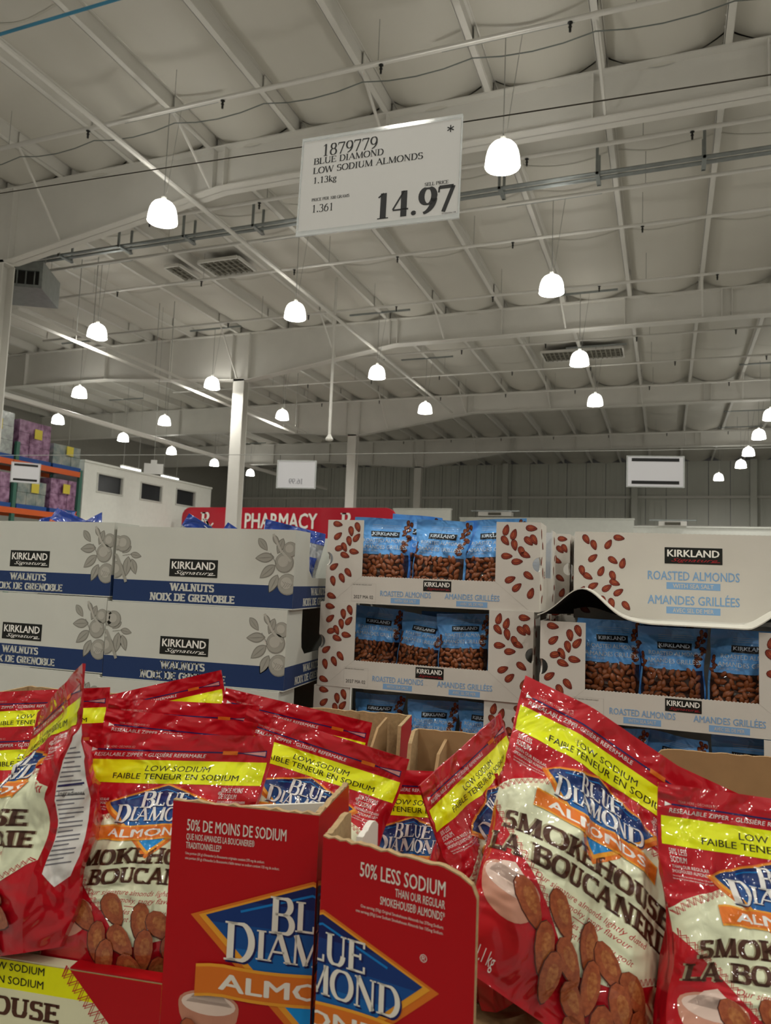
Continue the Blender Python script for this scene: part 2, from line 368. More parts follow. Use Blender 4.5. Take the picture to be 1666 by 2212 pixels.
# a lapped length carries a row of bolt heads near the beams
lap = MB().box(.03, .045, 0, 1.0, .02, .23)
for k in range(5):
    for zz in (.05, .2): lap.box(-.052, -.034, .08 + k * .2, .1 + k * .2, zz - .012, zz + .012)
lapm = lap.mesh('purlin_lap', MATS['steel_white'])
rng = random.Random(5)
for x in PX:
    for a, b in zip(GY[:-1], GY[1:]):
        o = link(bpy.data.objects.new('purlin', pum), deck); o.location = (x, a, ROOF); o.scale = (1.25, b - a, 1)
        if 0 < a < 20:
            for yy in (b - 1.05, a + .05):
                o = link(bpy.data.objects.new('purlin_lap', lapm), deck); o.location = (x, yy, ROOF)
def insulation(seed):
    r = np.random.RandomState(seed); n = 17; m = 27
    s, t = np.meshgrid(np.linspace(0, 1, n), np.linspace(0, 1, m))
    z = .24 - (.10 + .05 * r.rand()) * np.sin(np.pi * s) ** .8 * (1 - .25 * np.cos(2 * np.pi * t * (3 + seed % 2) + r.rand() * 6) ** 2)
    for k in range(5):
        z += r.uniform(-.012, .012) * np.sin(s * r.uniform(2, 9) + r.rand() * 6) * np.sin(t * r.uniform(4, 22) + r.rand() * 6) * np.sin(np.pi * s)
    z -= .16 * np.exp(-((1 - t) / .035) ** 2) * np.sin(np.pi * s) + .12 * np.exp(-(t / .03) ** 2) * np.sin(np.pi * s)
    mb = MB().grid(np.stack([s * 1.38 + .04, t, z], -1))
    for ty in (.3, .64):                   # taped seams across the blanket
        k = int(ty * (m - 1)); P = np.stack([s[k] * 1.38 + .04, t[k], z[k] - .006], -1)
        mb.grid(np.stack([P, P + np.array([0, .004, 0])], 0), 1)
    return mb.mesh('insulation_panel', [MATS['insulation'], MATS['seam_tape']], smooth=True, fix=False)
ins = [insulation(k) for k in range(6)]
for i, x in enumerate(PX[:-1]):
    for j, (a, b) in enumerate(zip(GY[:-1], GY[1:])):
        o = link(bpy.data.objects.new('insulation_panel', ins[(i * 3 + j * 5) % 6]), deck); o.location = (x, a + .02, ROOF); o.scale = (1, b - a - .04, 1)

# tapered roof beams with stiffeners, and their columns
low = [(-26, 6.95), (-15.5, 6.98), (-11.15, 6.7), (-10.62, 6.68), (-6.42, 7.33), (1.2, 7.35), (5.5, 7.33), (9.8, 6.68), (10.3, 6.7), (13, 6.9)]
def low_at(x):
    for (a, za), (b, zb) in zip(low[:-1], low[1:]):
        if a <= x <= b: return za + (zb - za) * (x - a) / (b - a)
    return 6.95
for gi, gy in enumerate(GY[:-1]):
    b = MB()
    b.prism([(-26, ROOF)] + low + [(13, ROOF)], gy - .008, gy + .008)
    b.box(-26, 13, gy - .13, gy + .13, ROOF - .02, ROOF)
    for (xa, za), (xb, zb) in zip(low[:-1], low[1:]):
        b.add([(xa, gy - .13, za), (xb, gy - .13, zb), (xb, gy + .13, zb), (xa, gy + .13, za), (xa, gy - .13, za + .022), (xb, gy - .13, zb + .022), (xb, gy + .13, zb + .022), (xa, gy + .13, za + .022)],
              [(0, 1, 2, 3), (4, 7, 6, 5), (0, 4, 5, 1), (3, 2, 6, 7), (0, 3, 7, 4), (1, 5, 6, 2)])
    bo = b.build('roof_beam', MATS['steel_white'], deck)
    for sx in (-22, -18.6, -15.5, -13.2, -11.15, -10.62, -6.55, -6.35, -3.7, -.9, 1.1, 1.3, 5.4, 9.8):
        zz = low_at(sx)
        MB().box(sx - .008, sx + .008, gy - .12, gy + .12, zz + .02, ROOF - .02).build('stiffener', MATS['steel_white'], bo)
    for k, x in enumerate(PX):                # slender flange braces up to the purlins
        if -12 < x < 3.5 and k % 1 == 0 and (k + gi) % 2 == 0 and gy > 0:
            MB().tube([(x, gy - 1.0, ROOF + .02), (x + .05, gy - .1, low_at(x) + .05)], .022, 6).build('flange_brace', MATS['steel_white'], bo)
    if gy > 0:
        for cx, w in ((-10.88, .17), (10.05, .17)):
            c = MB()
            c.box(cx - w, cx + w, gy - .13, gy - .11, .02, 6.7).box(cx - w, cx + w, gy + .11, gy + .13, .02, 6.7).box(cx - .012, cx + .012, gy - .11, gy + .11, .02, 6.7)
            c.box(cx - w - .05, cx + w + .05, gy - .2, gy + .2, 0, .02).box(cx - w, cx + w, gy - .13, gy + .13, 6.66, 6.72)
            tag(c.build('column', MATS['steel_white']), 'white steel column holding up a tapered roof beam', kind='structure')
for x in (-13.6, -8.3, -1.55, 4.0):
    tag(MB().box(x - .15, x + .15, Y1 - .45, Y1 - .25, 0, 8).box(x - .02, x + .02, Y1 - .25, Y1 - .1, 0, 8).build('wall_column', MATS['wall_panel']), 'grey steel wall post against the ribbed end wall', kind='structure')

# ceiling grilles between purlins
for (xa, xb, ya, yb) in ((-10.1, -9.75, 12.65, 13.35), (-9.25, -8.3, 12.65, 13.35), (-3.3, -1.15, 20.5, 21.4)):
    g = empty('ceiling_grille', ((xa + xb) / 2, (ya + yb) / 2, ROOF - .06)); w, d = (xb - xa) / 2, (yb - ya) / 2
    tag(g, 'wide dark slatted ceiling grille far down the hall' if ya > 20 else ('narrow slatted ceiling grille next to a wider one' if xb - xa < .5 else 'square slatted ceiling grille beside a narrow one'), 'grille')
    MB().box(-w, w, -d, d, .03, .05).build('back_plate', MATS['grille_dark'], g)
    MB().box(-w - .04, -w, -d, d, -.01, .05).box(w, w + .04, -d, d, -.01, .05).box(-w, w, -d - .04, -d, -.01, .05).box(-w, w, d, d + .04, -.01, .05).build('rim', MATS['steel_white'], g)
    n = max(3, int((xb - xa) / .12))
    for k in range(n): MB().box(-w + (k + .5) * 2 * w / n - .015, -w + (k + .5) * 2 * w / n + .015, -d, d, 0, .03).build('slat', MATS['grille'], g)
    for k in range(4): MB().box(-w, w, -d + (k + .5) * d / 2 - .01, -d + (k + .5) * d / 2 + .01, .005, .028).build('slat', MATS['grille'], g)

# ------------------------------------------------------------------ lamps
def make_lamp():
    r = empty('pendant_lamp')
    prof = [(.206, 0), (.203, .05), (.196, .11), (.183, .17), (.162, .225), (.13, .265), (.09, .29), (.05, .3)]
    MB().lathe(prof, 28).lathe([(a - .006, z + .004) for a, z in prof], 28).build('shade', MATS['lamp_shade'], r, smooth=True, fix=False)
    MB().lathe([(.0, .012), (.1, .014), (.198, .02)], 24).build('lens', MATS['downlight_disc'], r, smooth=True, fix=False)  # no real lens: an added glowing disc that boosts the downward light
    MB().lathe([(.0, .37), (.03, .37), (.035, .36), (.035, .31), (.03, .295), (0, .295)], 14).build('lamp_holder', MATS['cord_grey'], r, smooth=False)
    MB().tube([(.0, 0, .36), (0.0, 0, 1.62)], .006, 5).build('cord', MATS['cord_grey'], r)
    MB().tube([(.04, 0, .41), (.2, 0, 1.62)], .004, 4).build('hanger_wire', MATS['cord_grey'], r)
    MB().box(-.8, .8, -.02, .02, 1.62, 1.66).build('mounting_strut', MATS['galvanized'], r)
    return r
proto = make_lamp(); LZ = 6.36; first = True
def lamp(x, y, label, group):
    global first
    o = proto if first else copy_tree(proto); first = False
    o.location = (x, y, LZ); tag(o, label, 'lamp', group); return o
for x in (-1.82, -6.65, -11.4, -15.9):
    for y in (8.2, 12.2, 16.5, 20.4):
        if (x == -11.4 and y < 9) or (x == -15.9 and y < 13): continue
        lamp(x, y, 'lit pendant lamp ' + {8.2: 'before the first roof beam', 12.2: 'just past the first roof beam', 16.5: 'just before the second roof beam', 20.4: 'beyond the second roof beam'}[y] + {-1.82: ' in the row passing the price card', -6.65: ' in the row along the lengthwise pipe', -11.4: ' in the row over the columns', -15.9: ' in the row over the rack'}[x], 'pendant lamps in the main hall')
for od, y in zip(('first', 'second', 'third', 'fourth', 'fifth'), (19.5, 22.8, 25.8, 29.0, 32.2)): lamp(-19.65, y, od + ' lit pendant lamp from the rack in the close row above the office box', 'pendant lamps above the office box') # shaped pendant lamp in the closely spaced row above the white office box', 'pendant lamps above the office box')
for od, y in zip(('fifth', 'fourth', 'third', 'second'), (23.1, 26.0, 29.2, 32.1)): lamp(2.75, y, od + ' lit pendant lamp from the grey end wall in the far close row', 'pendant lamps in the far close row') # shaped pendant lamp in the far close row short of the grey end wall', 'pendant lamps in the far close row')
lamp(2.16, 35.7, 'lone lit pendant lamp nearest the grey end wall', 'pendant lamps in the far close row')
for x in (-11.4, -6.65, -1.82, 3.0, 7.8):
    for y in (-8.0, -4.0, 0.1, 4.1):
        lamp(x, y, 'lit bell shaped pendant lamp over the aisle around the almond display', 'pendant lamps over the nearby aisles')
for x, y in ((3.0, 8.2), (7.8, 8.2), (3.3, 12.2), (7.8, 12.2), (7.8, 16.5), (-16.2, 4.1), (-16.2, 8.2)):
    lamp(x, y, 'lit bell shaped pendant lamp over the aisle around the almond display', 'pendant lamps over the nearby aisles')

# ------------------------------------------------------------------ pipes, cables and rails under the roof
def pipe_x(y, z, r, xa, xb, label, heads=(), m='steel_white', name='sprinkler_pipe', cat='pipe', nm_head='sprinkler_head', group='sprinkler pipes'):
    o = empty(name, ((xa + xb) / 2, y, z)); tag(o, label, cat, group); L = (xb - xa) / 2
    MB().tube([(-L, 0, 0), (L, 0, 0)], r, 8).build('pipe', MATS[m], o, smooth=True)
    for hx in heads:
        h = hx - (xa + xb) / 2
        MB().lathe([(0, .0), (.014, .0), (.014, .05), (.022, .055), (.01, .09), (.03, .1), (.03, .106), (0, .106)], 8, c=(h, 0, -r - .108)).build(nm_head, MATS['head_black'], o)
        MB().lathe([(r + .006, -.03), (r + .006, .03)], 8).build('x', MATS[m]) if False else None
    for k in range(int(L * 2 / 2.92)):
        x = -L + 1.0 + k * 2.92
        MB().tube([(x, 0, r), (x, 0, ROOF + .2 - z)], .005, 4).build('hanger_rod', MATS['cord_grey'], o)
    return o
ordn = iter(['before the first roof beam', 'just past the first roof beam', 'beside the grey conduit bundle', 'midway between the first two roof beams', 'shortly before the second roof beam', 'past the second roof beam', 'midway in the third bay', 'before the third roof beam', 'before the fourth roof beam'])
for y, ph in ((7.68, 0), (10.15, 1.3), (11.42, 99), (12.72, .6), (15.15, 1.9), (18.6, .3), (20.9, 1.2), (23.4, .5), (30.8, 1)):
    heads = [-12 + ph + 2.2 * k for k in range(8)] if ph < 50 else []
    pipe_x(y, 7.6, .03 if y < 16 else .026, -16 if y > 12 else -13, 6, 'white sprinkler pipe crossing under the roof ' + next(ordn), heads)
cb = empty('conduit_bundle', (-5, 10.97, 7.6)); tag(cb, 'bundle of grey metal conduits on brackets crossing under the roof', 'conduit')
for k in range(4): MB().tube([(-7, -.1 + .07 * k, .02 * (k % 2)), (9, -.1 + .07 * k, .02 * (k % 2))], .022, 7).build('conduit', MATS['galvanized'], cb)
for k in range(11):
    x = -6.2 + 1.46 * k; MB().box(x - .03, x + .03, -.18, .2, -.05, -.02).box(x - .02, x + .02, .16, .19, -.05, .42).box(x - .02, x + .02, -.18, -.15, -.05, .42).build('bracket', MATS['galvanized'], cb)
pts = []
for k in range(11):
    xa = .67 + 1.46 * (k - 8); pts.append((xa, 8.3, 7.88))
    for q in (.25, .5, .75): pts.append((xa + 1.46 * q, 8.3, 7.88 - .32 * q * (1 - q)))
tag(MB().tube(pts, .008, 5).build('power_cable', MATS['cable_grey']), 'grey power cable sagging from purlin to purlin', 'cable')
tag(MB().tube([(-13, 5.89, 7.6), (6, 5.89, 7.6)], .018, 8).build('blue_conduit', MATS['blue_pipe']), 'blue pipe running under the white ceiling', 'pipe')
tag(MB().tube([(-6.86, 4, 7.18), (-6.86, 24, 7.18)], .038, 8).build('main_pipe', MATS['steel_white']), 'long white pipe running lengthwise below the purlins', 'pipe')
tag(MB().tube([(-14.8, 9, 5.5), (-14.8, 31, 5.5)], .07, 8).build('low_pipe', MATS['steel_white']), 'thick white pipe running lengthwise above the pallet rack', 'pipe')
tr = empty('hanging_track', (-11.45, 16, 6.2)); tag(tr, 'pair of white rails hung lengthwise beside the columns', 'track')
for dx in (-.22, .22): MB().box(dx - .014, dx + .014, -6, 5.8, -.03, .03).build('rail', MATS['steel_white'], tr)
for yy in (-4.1, -1.5, 2, 5):
    MB().tube([(-.22, yy, .05), (-.22, yy, 1.8)], .008, 5).tube([(.22, yy, .05), (.22, yy, 1.8)], .008, 5).build('hanger_rod', MATS['cord_grey'], tr)
pl = empty('hanging_pole', (-6.97, 14.63, 4.49)); tag(pl, 'thin white pole hanging down from the ceiling with a small knob', 'pole')
MB().tube([(0, 0, .06), (0, 0, 3.9)], .034, 8).build('tube', MATS['steel_white'], pl)
MB().lathe([(0, -.03), (.07, -.03), (.09, .0), (.06, .05), (.035, .1), (0, .1)], 12).build('end_knob', MATS['steel_white'], pl)
# grey air handler tucked beside the first column
av = empty('air_handler', (-11.6, 10.35, 6.75), 0.5); av.scale = (.72, .72, .72); tag(av, 'grey air handler with a slatted outlet beside the column', 'air handler')
MB().box(-.75, .55, -.1, 1.4, .0, .75).build('casing', MATS['galvanized'], av)
MB().box(-.7, .5, -.13, -.1, .06, .45).build('outlet', MATS['head_black'], av)
MB().box(-.78, .58, -.2, -.12, -.02, .06).box(-.78, .58, -.2, -.12, .44, .52).box(-.78, -.7, -.2, -.12, .06, .44).box(.5, .58, -.2, -.12, .06, .44).build('outlet_frame', MATS['galvanized'], av)
for k in range(5): MB().box(-.52 + k * .22, -.49 + k * .22, -.17, -.1, .06, .44).build('louver', MATS['galvanized'], av)
for k in (-.6, .4): MB().tube([(k, .5, .75), (k, .5, 1.6)], .01, 5).build('hanger_rod', MATS['cord_grey'], av)

# ------------------------------------------------------------------ the far end: office box, rack, pharmacy, partitions
mat('office_frame', 'c8c9c2', .6); mat('dark_glass', '2a2c30', .15, spec=.6); mat('red_sign', 'b8142c', .3, coat=.4); mat('white_print', 'f2efe8', .5)
mat('rack_orange', 'd8622c', .45); mat('rack_green', '3f6f60', .5); mat('pallet_blue', '1f4f96', .6); mat('wrap_silver', 'a9b0ae', .25, coat=.6, var=.35, vscale=9, bump=.4, bscale=14)
mat('wrap_purple', '6d3d63', .25, coat=.6, col2='b48cae', var=.3, vscale=7, bump=.4, bscale=14); mat('wrap_teal', '6f8a8a', .3, coat=.5, col2='a8aaa2', var=.2, vscale=5, bump=.4, bscale=14)
mat('note_yellow', 'd9c84a', .6); mat('pink_print', 'c04a86', .4)
ob = empty('office_box', (-15, 15.95, 0)); tag(ob, 'white office box with three openings behind the pallet rack', 'office')
wins = [(.5, 1.6, 3.58, 4.14), (2.35, 3.42, 3.57, 4.13), (4.1, 5.2, 3.6, 4.16)]
wl = MB(); ys = [0] + [v for a, b, _, _ in wins for v in (a, b)] + [6.1]
for k in range(0, len(ys), 2): wl.box(-.12, 0, ys[k], ys[k + 1], 0, 4.36)
for a, b, z0, z1 in wins: wl.box(-.12, 0, a, b, 0, z0).box(-.12, 0, a, b, z1, 4.36)
wl.build('front_wall', MATS['paint_white'], ob)
MB().box(-5, -.12, 0, .12, 0, 4.36).build('end_wall', MATS['paint_white'], ob); MB().box(-5, -.12, 5.98, 6.1, 0, 4.36).build('end_wall', MATS['paint_white'], ob)
MB().box(-.16, .03, -.02, 6.12, 4.36, 4.42).build('parapet_cap', MATS['paint_white'], ob)
for a, b, z0, z1 in wins:
    w_ = MB().box(-.1, .02, a, a + .05, z0, z1).box(-.1, .02, b - .05, b, z0, z1).box(-.1, .02, a + .05, b - .05, z0, z0 + .04).box(-.1, .02, a + .05, b - .05, z1 - .04, z1).build('window_frame', MATS['office_frame'], ob)
    MB().box(-.07, -.06, a + .05, b - .05, z0 + .04, z1 - .04).build('pane', MATS['dark_glass'], w_)
for x, ya, lb in ((-18, 20.9, 'lit fluorescent batten hanging above the white office box, over its first opening'), (-18, 23.15, 'lit fluorescent batten hanging beyond the white office box'), (-18.5, 18.0, 'lit fluorescent batten low above the office box near the rack')):
    s = empty('strip_light', (x, ya, 5.05)); tag(s, lb, 'strip light')
    MB().box(-.06, .06, 0, 1.0, 0, .05).build('housing', MATS['steel_white'], s); MB().box(-.05, .05, .02, .98, -.04, 0).build('tube', MATS['strip_tube'], s)
    for yy in (.1, .9): MB().tube([(0, yy, .05), (0, yy, 3.36)], .006, 4).build('hanger_wire', MATS['cord_grey'], s)

rk = empty('pallet_rack', (-15, 10.4, 0)); tag(rk, 'orange and green pallet rack stacked with wrapped goods', 'rack')
for yy in (0, 3.3, 5.45):
    for xx in (0, -1.05):
        u_ = MB().box(xx - .08, xx, yy - .05, yy + .05, .0, 4.5 if yy < 5 else 4.1)
        u_.build('upright', MATS['rack_green'], rk)
    for zz in (1, 2, 3): MB().tube([(-.06, yy, zz), (-1.08, yy, zz + .6)], .02, 5).build('brace', MATS['rack_green'], rk)
for zz in (2.72, 3.9):
    for xx in (.01, -1.06): MB().box(xx - .06, xx, .05, 5.4, zz, zz + .14).build('beam', MATS['rack_orange'], rk)
    MB().box(-1.02, -.05, .05, 5.4, zz + .1, zz + .12).build('deck', MATS['galvanized'], rk)
def pallet_at(x, y, z, w, d, h, m, label, note=True, cones=False):
    g = empty('wrapped_pallet', (x, y, z)); tag(g, label, 'pallet load')
    pb = MB().box(-w, 0, 0, d, .09, .12)
    for k in range(3): pb.box(-w + k * (w - .1) / 2, -w + .1 + k * (w - .1) / 2, 0, d, 0, .09)
    pb.build('pallet', MATS['pallet_blue'], g)
    rr = random.Random(int(y * 100)); nz = max(2, int((h - .12) / .3)); ny = 3
    for a in range(nz):
        for b in range(ny):
            z0 = .125 + a * (h - .125) / nz; y0 = .02 + b * (d - .04) / ny; i = rr.uniform(0, .025)
            MB().box(-w + .03, -.03 - i, y0 + .005, y0 + (d - .04) / ny - .005, z0, z0 + (h - .125) / nz - .006).build('case', MATS[m], g)
    if note: MB().box(-.01, -.004, d * .45, d * .45 + .24, h * .6, h * .6 + .25).build('note', MATS['note_yellow'], g)
    return g
pallet_at(-15.02, 12.45, 4.03, 1, 1.15, 1.16, 'wrap_silver', 'silver shrink-wrapped pallet load on the top rack level')
pallet_at(-15.02, 13.72, 4.03, 1, 1.06, 1.06, 'wrap_purple', 'purple and pink wrapped pallet load on the top rack level')
pallet_at(-15.02, 14.86, 4.03, 1, .98, .66, 'wrap_teal', 'low grey-green wrapped pallet load at the end of the top rack level')
pallet_at(-15.02, 12.5, 2.85, 1, 1.12, .86, 'wrap_purple', 'purple wrapped pallet load on the lower rack level beside the green post')
pallet_at(-15.02, 13.8, 2.85, 1, .95, .74, 'wrap_teal', 'grey-green wrapped pallet load on the lower rack level')
pallet_at(-15.02, 14.86, 2.85, 1, .92, .92, 'wrap_purple', 'dark purple wrapped pallet load at the end of the lower rack level')

ph = empty('pharmacy_sign', (-14.66, 20, 2.45)); tag(ph, 'long red PHARMACY sign board with white letters and prescription marks', 'sign')
W_ = 7.35; r_ = .3; Hs = 1.06
ol = [(0, 0), (W_, 0), (W_, Hs - r_)] + [(W_ - r_ + r_ * math.cos(a), Hs - r_ + r_ * math.sin(a)) for a in (.4, .8, 1.2)] + [(W_ - r_, Hs), (r_, Hs)] + [(r_ - r_ * math.sin(a), Hs - r_ + r_ * math.cos(a)) for a in (.4, .8, 1.2)] + [(0, Hs - r_)]
MB().prism(ol, 0, .12).build('board', MATS['red_sign'], ph)
for k_ in (.2, 3.6, 7.0): MB().box(k_, k_ + .15, .12, .3, -2.45, .9).build('post', MATS['steel_white'], ph)
A_ = Art()
A_.text('lettering', 'PHARMACY', 3.62, .64, .48, 'white_print', bold=.035, width=2.5)
for rx in (.95, 5.85):
    A_.text('prescription_mark', 'R', rx, .62, .46, 'white_print', font='roman', thick=.2, thin=.09, serif=.1, st=.08)
    A_.line('prescription_mark', [(rx + .0, .44), (rx + .24, .74)], .07, 'white_print', 2); A_.line('prescription_mark', [(rx + .26, .5), (rx + .06, .74)], .05, 'white_print', 2)
put(A_.meshes(flat_front(0, Hs, 1.0), step=.01), ph)
for (xa, xb, y, h, lb) in ((-9.95, -7.65, 27.0, 4.15, 'short cream partition wall end beside the red sign'), (-7.6, -1.1, 28.2, 3.92, 'long low cream partition wall before the grey end wall'), (-1.05, 6.0, 27.0, 3.56, 'pale partition wall to the far right before the end wall')):
    tag(MB().box(xa, xb, y, y + .15, 0, h).box(xa - .02, xb + .02, y - .03, y + .18, h, h + .05).build('partition', MATS['paint_white']), lb, kind='structure')
# small fixtures high on the partitions
for x, y, z, w, lb in ((-6.2, 28.1, 4.02, 1.3, 'white ventilation unit on top of the long partition'), (.2, 26.9, 3.61, .9, 'white ventilation unit on the far right partition')):
    g = empty('vent_unit', (x, y, z)); tag(g, lb, 'vent unit')
    MB().box(-w / 2, w / 2, 0, .4, 0, .16).build('body', MATS['steel_white'], g); MB().box(-.25, .25, -.02, 0, .03, .13).build('outlet', MATS['grille_dark'], g)
    MB().box(-w / 2 - .3, w / 2 + .3, .05, .12, .18, .22).build('rail', MATS['galvanized'], g)
    MB().box(-w / 2 + .05, -w / 2 + .1, .05, .12, .16, .18).box(w / 2 - .1, w / 2 - .05, .05, .12, .16, .18).build('rail_foot', MATS['galvanized'], g)

# ------------------------------------------------------------------ hanging price cards
mat('card', 'c9c8c5', .55); mat('card_back', 'd3d3d8', .45); mat('print_black', '151515', .6); mat('print_grey', '3a3a3a', .6); mat('print_pale', '9f9fa6', .6)
mat('acrylic', 'e8ecec', .08, spec=.6, alpha=.35); mat('wire', '4a463f', .4, metal=.6)
sg = empty('price_sign', frame(-.1661, 1.2132, 2.2437)); tag(sg, 'large white price card reading 14.97 hanging from a wire', 'sign')
sg.rotation_euler = (math.radians(-2.86), math.radians(-.07), YAW - math.radians(17.87))
SW, SH = .28, .178
MB().box(.003, SW - .003, -.0006, .0006, -SH + .009, -.006).build('paper', MATS['card'], sg)
MB().box(0, SW, .0012, .0022, -SH, 0).box(0, .002, -.0022, .0012, -SH, 0).box(SW - .002, SW, -.0022, .0012, -SH, 0).box(.002, SW - .002, -.0022, .0012, -SH, -SH + .008).box(.002, SW - .002, -.0022, .0012, -.004, 0).build('acrylic_sleeve', MATS['acrylic'], sg)
A_ = Art(); W = lambda t, x, y, h, m='print_black', al='l', wd=None, th=.12, tn=.045, g_='product_lettering', **k: A_.text(g_, t, x, y, h, m, align=al, font='roman', width=wd, thick=th, thin=tn, serif=.09, st=.035, **k)
W('1879779', .037, .037, .0215, wd=.1, g_='item_number', th=.13); W('BLUE DIAMOND', .0235, .0505, .0112, wd=.125, th=.15, tn=.06); W('LOW SODIUM ALMONDS', .0235, .0675, .0112, wd=.193, th=.15, tn=.06)
W('1.13kg', .0245, .0855, .0112, wd=.043, th=.14, tn=.06); W('PRICE PER 100 GRAMS', .0245, .1175, .0052, wd=.068, th=.16, tn=.07, g_='unit_price_caption'); W('1.361', .0255, .138, .0135, wd=.038, g_='unit_price')
W('14.97', .2725, .164, .0445, al='r', wd=.135, th=.21, tn=.06, g_='price'); W('SELL PRICE', .2215, .1165, .0058, wd=.039, th=.16, tn=.07, g_='price_caption'); W('*', .2515, .05, .036, wd=.0145, th=.05, tn=.03, g_='asterisk')
A_.text('date', '2026/06/18', .2745, .1682, .0026, 'print_grey', align='r', width=.023)
put(A_.meshes(flat_front(0, 0, 1.0, -.0008), step=.00006), sg)
d = Vector((math.cos(YAW - math.radians(17.87)), math.sin(YAW - math.radians(17.87)), 0)); o = frame(-.1661, 1.2132, 2.2437) + Vector((0, 0, -.0105))
wy = Vector((-d.y, d.x, 0)) * .003
tag(MB().tube([o - d * 5 + wy, o + d * 5 + wy], .0011, 6).build('steel_wire', MATS['wire']), 'thin steel wire that carries the 14.97 price card', 'wire')
def back_card(x, y, z, w, h, rz, label, bars=True, ghost=''):
    g = empty('price_card', (x, y, z), rz); tag(g, label, 'sign')
    MB().box(-w / 2, w / 2, -.003, .003, -h, 0).build('paper', MATS['card_back'], g)
    MB().box(-w / 2 - .012, -w / 2, -.008, .008, -h - .01, .01).box(w / 2, w / 2 + .012, -.008, .008, -h - .01, .01).box(-w / 2, w / 2, -.008, .008, 0, .01).box(-w / 2, w / 2, -.008, .008, -h - .01, -h).build('sleeve_edge', MATS['acrylic'], g)
    if bars:
        for zz in (-.1 * h, -.87 * h): MB().box(-w * .43, w * .43, -.005, -.003, zz - .055 * h, zz + .055 * h).build('magnet_strip', MATS['print_black'], g)
    if ghost:
        B_ = Art(); B_.text('show_through_lettering', ghost, 0, .86 * h, .2 * h, 'print_pale', font='roman', thick=.2, thin=.07)
        put(B_.meshes(lambda x_, y_, off: np.stack([-x_, np.full_like(x_, -.0032) - off, -y_], 1), step=.0006), g)
    for sx in (-1, 1): MB().tube([(sx * w * .46, 0, 0), (sx * w * .46, 0, .06)], .003, 4).build('hook', MATS['wire'], g)
    return g
back_card(-3.27, 6.18, 2.56, .36, .25, .2, 'pale back of a hanging price card with faint numbers above the pharmacy sign', False, '16.99')
back_card(-.1, 7.37, 2.73, .5, .28, .2, 'back of a hanging price card with two black strips above the almond boxes', True)
back_card(-8.1, 7.55, 2.85, .34, .26, .75, 'back of a hanging price card with two black strips before the pallet rack', True)
tag(MB().tube([(-12, 4.5, 2.52), (-3.27, 6.18, 2.625), (-.1, 7.37, 2.795), (5, 8.6, 3.0)], .003, 5).build('sign_cable', MATS['cord_grey']), 'thin cable strung across the hall that carries two price card backs', 'wire')
tg = empty('hanging_tag', (-12.96, 16.3, 4.32), .5); tag(tg, 'small white hanging tag with a hook above the office wall', 'sign')
MB().box(-.25, .25, -.01, .01, -.28, 0).box(-.08, .08, -.01, .01, 0, .1).build('plate', MATS['card'], tg); MB().tube([(0, 0, .1), (0, 0, 4.1)], .004, 4).build('wire', MATS['cord_grey'], tg)
